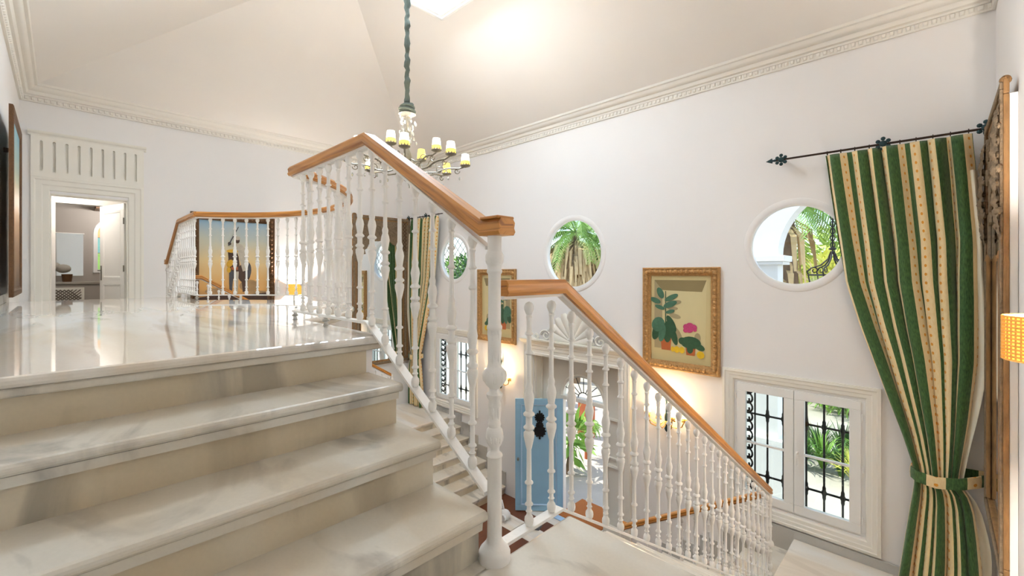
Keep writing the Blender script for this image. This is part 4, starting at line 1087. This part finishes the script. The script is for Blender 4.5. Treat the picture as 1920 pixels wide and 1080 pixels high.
MB().box(BX, BX+.018, -.215, .315, 1.72, 1.735).build('mirror_clip', 'white_gloss', bm_)
tb = thing('towel_basket', 'brown basket of rolled grey towels on the vanity', 'basket', (BX+.3, .05, .82))
MB().lathe([(.06, .82), (.075, .96), (.07, .96), (.055, .83), (0, .83)], 12, (BX+.3, .08, 0)).build('basket', 'gold_dark', tb, smooth=50)
MB().ball((BX+.3, .03, 1.06), .10, 10, 7, (1, 1.1, .8)).ball((BX+.3, -.08, 1.10), .08, 8, 6).build('towels', 'stone_top', tb, smooth=60)
sw = thing('window_6', 'narrow arched stained glass window in the small room', 'window', (BX, .62, 1.1), kind='structure')
ap = [(.50, 1.05), (.82, 1.05), (.82, 1.75)]+[(.66+.16*math.cos(PI*q/10), 1.75+.20*math.sin(PI*q/10)) for q in range(1, 10)]+[(.50, 1.75)]
MB().prism([(BX, y, z) for y, z in [(.50, 1.675), (.82, 1.675)]+ap[2:]], (.002, 0, 0), (.010, 0, 0)).build('stained_pane', 'glass_orange', sw)
MB().box(BX+.002, BX+.010, .50, .82, 1.375, 1.66).build('stained_pane', 'glass_teal', sw)
MB().box(BX+.002, BX+.010, .50, .82, 1.05, 1.36).build('stained_pane', 'glass_green', sw)
MB().sweep([(BX, y, z) for y, z in ap], [(0, .0), (0, .03), (-.06, .03), (-.07, 0)], True, (1, 0, 0)).build('window_trim', 'white_gloss', sw)
MB().box(BX+.01, BX+.02, .50, .82, 1.36, 1.375).box(BX+.01, BX+.02, .50, .82, 1.66, 1.675).build('leading', 'hinge_metal', sw)
struct(MB().box(BX, BX+.8, .45, 1.2, 2.18, 2.26).build('trim_2', 'gold_dark'), 'brown wooden shelf near the ceiling of the small room')
bl = thing('added_room_lamp', 'small round unseen lamp added to brighten the room beyond the doorway', 'ceiling light', (-9.8, .5, 2.42))
MB().lathe([(.08, 2.45), (.08, 2.43), (.06, 2.415), (0, 2.41)], 14, (-9.8, .5, 0)).build('lens', 'shade_warm', bl, smooth=50)
point_light('room_fill_light', (-9.75, .0, 2.25), 9, (1, .95, .88), .08, bl)  # unseen fill lights added to brighten the small room
point_light('room_fill_light', (-11.0, .6, 2.20), 38, (1, .95, .9), .08, bl)

# ------------------------------------------------------------------ outside: court, porch arch, garden
GZ = HALL-.02
gd = struct(MB().box(-34, 12, YF+.10, 40, GZ-.2, GZ).build('floor', 'paving'), 'pale stone paving of the garden court')
ar_ = thing('porch_arch', 'white rendered porch pier and arch seen through the right windows', 'arch', (-2.45, 8.45, GZ))
AX0, AX1, SPR = -1.92, .34, 1.27
rr = (AX1-AX0)/2; acx = (AX0+AX1)/2
op = [(AX0, GZ), (AX0, SPR)]+[(acx-rr*math.cos(PI*q/28), SPR+rr*math.sin(PI*q/28)) for q in range(1, 28)]+[(AX1, SPR), (AX1, GZ)]
outl = [(-3.0, GZ)]+op[:0]+[(AX0, GZ)]+op[1:-1]+[(AX1, GZ), (1.6, GZ), (1.6, 3.6), (-3.0, 3.6)]
MB().prism([(x, 8.3, z) for x, z in outl], (0, 0, 0), (0, .35, 0)).build('arch_wall', 'render_white', ar_)
for x0, x1 in ((-3.1, AX0+.09), (AX1-.09, 1.7)):
    MB().box(x0, x1, 8.2, 8.75, GZ, -1.78).build('plinth', 'render_white', ar_, bevel=.01)
    MB().box(x0+.02, x1, 8.24, 8.71, 1.12, 1.17).box(x0, x1+.03, 8.22, 8.73, 1.17, 1.27).build('capital', 'render_white', ar_, bevel=.01)
la = thing('hanging_lantern', 'large black iron lantern with scrolled crown hanging in the porch arch', 'lantern', (-1.20, 8.47, .3))
lx, ly = -1.20, 8.47
MB().lathe([(.012, 1.3), (.012, 2.40)], 6, (lx, ly, 0)).build('chain', 'iron_black', la)
lk = MB()
for q in range(8):
    z = 1.42+q*.11; lk.tube([(lx+.03*math.cos(a), ly, z+.045*math.sin(a)) for a in [2*PI*k_/10 for k_ in range(10)]], .008, 4, True)
lk.build('chain_links', 'iron_black', la)
sc = MB()
for q in range(6):
    a = PI/3*q+.3; d = Vector((math.cos(a), math.sin(a), 0)); c = Vector((lx, ly, 0))
    sc.tube([c+d*f+Vector((0, 0, z)) for f, z in ((.02, 1.32), (.06, 1.20), (.16, 1.10), (.28, 1.06), (.34, 1.0), (.32, .96))], .012, 5)
    ps = []
    for k_ in range(16):
        b = k_/15*2.4*PI; r_ = .06*(1-k_/20); ps.append(c+d*(.24+r_*math.cos(b))+Vector((0, 0, 1.02+r_*math.sin(b))))
    sc.tube(ps, .008, 4)
sc.lathe([(.03, 1.34), (.06, 1.36), (.03, 1.38)], 8, (lx, ly, 0)); sc.build('scroll_crown', 'iron_black', la, smooth=60)
fr_ = MB()
for q in range(6):
    a = PI/3*q+.3; a2 = a+PI/3
    p = (lx+.32*math.cos(a), ly+.32*math.sin(a)); p2 = (lx+.32*math.cos(a2), ly+.32*math.sin(a2))
    fr_.tube([p+(.95,), (lx+.22*math.cos(a), ly+.22*math.sin(a), .35)], .010, 4); fr_.tube([p+(.95,), p2+(.95,)], .014, 4)
    fr_.tube([(lx+.22*math.cos(a), ly+.22*math.sin(a), .35), (lx+.22*math.cos(a2), ly+.22*math.sin(a2), .35)], .012, 4)
fo = fr_.build('lantern_frame', 'iron_black', la)
for q in range(6):
    a = PI/3*q+.3; a2 = a+PI/3
    MB().add([(lx+.32*math.cos(a), ly+.32*math.sin(a), .95), (lx+.32*math.cos(a2), ly+.32*math.sin(a2), .95), (lx+.22*math.cos(a2), ly+.22*math.sin(a2), .35), (lx+.22*math.cos(a), ly+.22*math.sin(a), .35)], [(0, 1, 2, 3)]).build('pane', 'glass', la)

def leaves(mb, rnd, c, rad, n, ln, wd_, shell=.55, flat_=.0):
    for _ in range(n):
        while True:
            p = Vector((rnd.uniform(-1, 1), rnd.uniform(-1, 1), rnd.uniform(-1, 1)))
            if shell < p.length < 1: break
        q = Vector((c[0]+p.x*rad[0], c[1]+p.y*rad[1], c[2]+p.z*rad[2]))
        d = (p.normalized()+Vector((rnd.uniform(-.8, .8), rnd.uniform(-.8, .8), rnd.uniform(-.9, .5)))).normalized()
        s_ = d.cross(Vector((rnd.uniform(-1, 1), rnd.uniform(-1, 1), rnd.uniform(-1, 1)))).normalized()
        L_ = ln*rnd.uniform(.7, 1.3); w_ = wd_*rnd.uniform(.7, 1.2)
        mb.add([q, q+d*L_*.5+s_*w_*.5, q+d*L_, q+d*L_*.5-s_*w_*.5], [(0, 1, 2, 3)])
def shrub(name, label, pos, rad, n, ln, wd_, m, seed, cat='shrub', group=None, zc=None, lobes=4):
    rnd = random.Random(seed)
    t = thing(name, label, cat, pos, group)
    fo = MB(); zc = zc if zc is not None else rad[2]*.95
    leaves(fo, rnd, (pos[0], pos[1], pos[2]+zc), rad, n//2, ln, wd_, .35)
    for _ in range(lobes):
        a = rnd.uniform(0, 2*PI); o_ = (pos[0]+.7*rad[0]*math.cos(a), pos[1]+.7*rad[1]*math.sin(a), pos[2]+zc+rnd.uniform(-.4, .6)*rad[2])
        leaves(fo, rnd, o_, tuple(.5*v for v in rad), n//(2*lobes), ln, wd_, .3)
    fo.build('foliage', m, t)
    MB().tube([(pos[0], pos[1], pos[2]), (pos[0]+.05, pos[1], pos[2]+zc*.5), (pos[0], pos[1]+.05, pos[2]+zc)], [rad[0]*.12+.02, rad[0]*.08+.02, .02], 7).build('trunk', 'bark', t, smooth=60)
    return t
def frond(mb, rnd, c, a, L_, rise, droop, nl=26, lw=.035, ll=.42, hang=.35):
    d = Vector((math.cos(a), math.sin(a), 0)); sd = Vector((-d.y, d.x, 0)); pts = []
    for k_ in range(9):
        f = k_/8; pts.append(Vector(c)+d*(L_*f*(1-.25*f))+Vector((0, 0, rise*f-droop*f*f)))
    mb.tube(pts, [.022*(1-.8*k_/8) for k_ in range(9)], 4)
    for k_ in range(nl):
        f = .12+.86*k_/nl; i = min(7, int(f*8)); g = f*8-i; p = pts[i].lerp(pts[i+1], g); tg = (pts[i+1]-pts[i]).normalized()
        l2 = ll*(1-.5*abs(f-.45)*1.6)*rnd.uniform(.85, 1.15)
        for s_ in (1, -1):
            e_ = p+sd*s_*l2*.75+tg*l2*.45+Vector((0, 0, -hang*l2))
            md = p.lerp(e_, .55)+Vector((0, 0, .06*l2)); w_ = tg*lw
            mb.add([p-w_*.4, p+w_*.4, md+w_*.5, e_, md-w_*.5], [(0, 1, 2, 3, 4)])
def palm(label, base, top, L_, n, seed, skirt=0, m='leaf_mid'):
    rnd = random.Random(seed); t = thing('palm_tree', label, 'palm tree', base, 'garden palms')
    b = Vector(base); tp = Vector(top); tr = MB(); ps = [b.lerp(tp, k_/14) for k_ in range(15)]
    tr.tube(ps, [.20-.05*k_/14+(.018 if k_ % 2 else 0) for k_ in range(15)], 10).build('trunk', 'bark', t, smooth=60)
    fo = MB()
    for q in range(n):
        a = 2*PI*q/n*2.618+rnd.uniform(-.2, .2); el = q/n
        frond(fo, rnd, top, a, L_*rnd.uniform(.85, 1.1), L_*(.95-1.15*el), L_*rnd.uniform(.55, .8), hang=.55)
    fo.build('fronds', m, t)
    if skirt:
        sk = MB()
        for q in range(skirt):
            a = rnd.uniform(0, 2*PI); z = tp.z-.25-rnd.uniform(0, 1.5); d = Vector((math.cos(a), math.sin(a), 0)); r0 = .18
            p = Vector((tp.x, tp.y, z)); ln = rnd.uniform(.7, 1.5)
            sd = Vector((-d.y, d.x, 0))*rnd.uniform(.03, .07)
            sp_ = rnd.uniform(.15, .55 if skirt < 900 else 1.5); e_ = p+d*(r0+sp_)+Vector((0, 0, -ln)); md = p+d*(r0+sp_*.8)+Vector((0, 0, -ln*.3))
            sk.add([p-sd*.5, p+sd*.5, md+sd, e_+sd*.4, e_-sd*.4, md-sd], [(0, 1, 2, 5), (2, 3, 4, 5)])
        sk.build('dry_skirt', 'dry_frond', t)
    return t
palm('tall green palm beyond the porch arch', (-2.35, 12.2, GZ), (-2.75, 12.6, 2.75), 2.3, 30, 3, 60)
palm('palm with a dry straw skirt seen through the middle round window', (-10.1, 13.9, GZ), (-10.1, 13.9, 2.55), 2.9, 46, 4, 1400, 'leaf_mid')
palm('distant palm rising behind the garden hedge', (-6.6, 17.5, GZ), (-6.5, 17.5, 3.4), 2.6, 26, 9, 60, 'leaf_light')

def strappy(label, pos, h, n, seed, m):
    rnd = random.Random(seed); t = thing('strap_leaf_plant', label, 'plant', pos, 'strap leaved border plants'); mb = MB()
    for q in range(n):
        a = rnd.uniform(0, 2*PI); d = Vector((math.cos(a), math.sin(a), 0)); sd = Vector((-d.y, d.x, 0)); L_ = h*rnd.uniform(.7, 1.2); w_ = .022
        ln = rnd.uniform(.3, 1.0); vs = []
        for k_ in range(6):
            f = k_/5; c = Vector(pos)+d*(.04+ln*.6*h*f**1.4)+Vector((0, 0, L_*(f-.55*ln*f**2.4))); ww = w_*(1-.9*f**2)
            vs += [c-sd*ww, c+sd*ww]
        mb.add(vs, [(2*k_, 2*k_+1, 2*k_+3, 2*k_+2) for k_ in range(5)])
    mb.build('leaves', m, t)
    MB().lathe([(.05, pos[2]), (.03, pos[2]+.06), (.0, pos[2]+.1)], 7, (pos[0], pos[1], 0)).build('crown', 'leaf_light', t)
    return t
for i, (x, y, h_, m) in enumerate(((-2.15, 11.2, .75, 'leaf_dark'), (-1.8, 11.5, .8, 'leaf_mid'), (-1.45, 11.3, .75, 'leaf_dark'), (-2.45, 11.9, .8, 'leaf_mid'), (-1.95, 12.1, .85, 'leaf_dark'), (-1.1, 11.7, .85, 'leaf_mid'), (-1.6, 12.6, .8, 'leaf_dark'), (-1.15, 10.9, .8, 'leaf_yellow'))):
    strappy(['dark strap leaved plant left front in the garden bed', 'bright strap leaved plant at the front middle of the garden bed', 'dark strap leaved plant right front in the garden bed', 'bright strap leaved plant left of the palm trunk', 'dark strap leaved plant right behind the palm trunk', 'bright strap leaved plant at the right end of the bed', 'dark strap leaved plant at the back of the bed', 'yellow green strap leaved plant beside the garden bed'][i], (x, y, GZ), h_*1.1, 80, 20+i, m)
shrub('garden_shrub', 'rounded green shrub at the far end of the garden path', (-1.9, 16.4, GZ), (.9, .9, .9), 1800, .35, .05, 'leaf_mid', 31)

# entrance court
shrub('leafy_plant', 'broad leaved plant just outside the open door', (-5.62, 7.45, GZ), (.30, .30, .5), 110, .40, .13, 'leaf_mid', 41, 'plant', None, .7)
fp = thing('potted_fern', 'fern in a terracotta pot on a stand outside the door', 'potted plant', (-5.75, 8.35, GZ))
MB().lathe([(.05, GZ), (.05, GZ+.45), (.12, GZ+.46), (.17, GZ+.72), (.19, GZ+.72), (.19, GZ+.78), (.16, GZ+.78), (.14, GZ+.70), (0, GZ+.70)], 16, (-5.75, 8.35, 0)).build('pot', 'terracotta', fp, smooth=40)
m = MB(); rnd = random.Random(8)
for q in range(36): frond(m, rnd, (-5.75, 8.35, GZ+.76), rnd.uniform(0, 2*PI), rnd.uniform(.35, .6), rnd.uniform(.15, .5), rnd.uniform(.3, .6), 10, .014, .10)
m.build('fern_leaves', 'leaf_mid', fp)
MB().box(-6.75, -6.35, 9.4, 9.6, GZ, GZ+.95).build('brick_pier', 'terracotta', bevel=.01); tag(bpy.data.objects['brick_pier'], 'low terracotta pier behind the potted fern', 'pier')
gc = thing('garden_chair', 'white slatted garden chair on the paved court', 'chair', (-5.35, 9.0, GZ), rotz=math.radians(-25))
for sx in (-.22, .22):
    MB().tube([(sx, -.22, 0), (sx, -.22, .44), (sx, -.20, .62)], .016, 6).build('leg', 'iron_black', gc, local=True)
    MB().tube([(sx, .24, 0), (sx, .22, .44), (sx, .30, .92)], .016, 6).build('leg', 'iron_black', gc, local=True)
    MB().box(sx-.025, sx+.025, -.24, .26, .62, .645).build('armrest', 'garden_chair', gc, local=True, bevel=.006)
for q in range(5): MB().box(-.24, .24, -.24+q*.10, -.16+q*.10, .43, .45).build('seat_slat', 'garden_chair', gc, local=True)
for q in range(5): MB().box(-.24, .24, .235+q*.016, .25+q*.016, .50+q*.09, .57+q*.09).build('back_slat', 'garden_chair', gc, local=True)
# white court wall at the far left and the planting behind everything
MB().box(-20, -10.2, 10.6, 10.85, GZ, .3).build('court_wall', 'render_white', bevel=.01); tag(bpy.data.objects['court_wall'], 'white court wall seen through the far casement window', 'garden wall')
bk = [(-27, 22, 2.6, 5.0, 'leaf_mid'), (-22, 21, 2.6, 5.4, 'leaf_dark'), (-17.5, 21, 2.4, 5.0, 'leaf_light'), (-14.5, 19.5, 2.2, 4.2, 'leaf_mid'), (-12.0, 20.5, 2.4, 5.6, 'leaf_dark'), (-9.0, 21, 2.4, 5.2, 'leaf_mid'), (-6.2, 22, 2.4, 5.4, 'leaf_dark'), (-4.0, 19, 1.9, 4.2, 'leaf_yellow'), (-2.2, 21.5, 2.2, 5.6, 'leaf_light'), (.2, 20, 2.0, 5.0, 'leaf_mid'), (2.6, 22, 2.4, 5.2, 'leaf_dark')]
names = ['tall hedge tree far left beyond the court wall', 'dark tree behind the court wall', 'pale green tree behind the court wall', 'green tree beside the straw skirted palm', 'dark tree behind the straw skirted palm', 'green tree behind the middle of the garden', 'dark tree in the middle distance of the garden', 'yellow green tree beyond the porch arch', 'pale green tree behind the tall palm', 'green tree framed by the porch arch', 'dark tree at the right end of the garden']
for i, (x, y, r, h_, m) in enumerate(bk):
    shrub('garden_tree', names[i], (x, y, GZ), (r, r, h_*.5), 3200, .50, .14, m, 60+i, 'tree', 'trees at the back of the garden', h_*.62, 6)
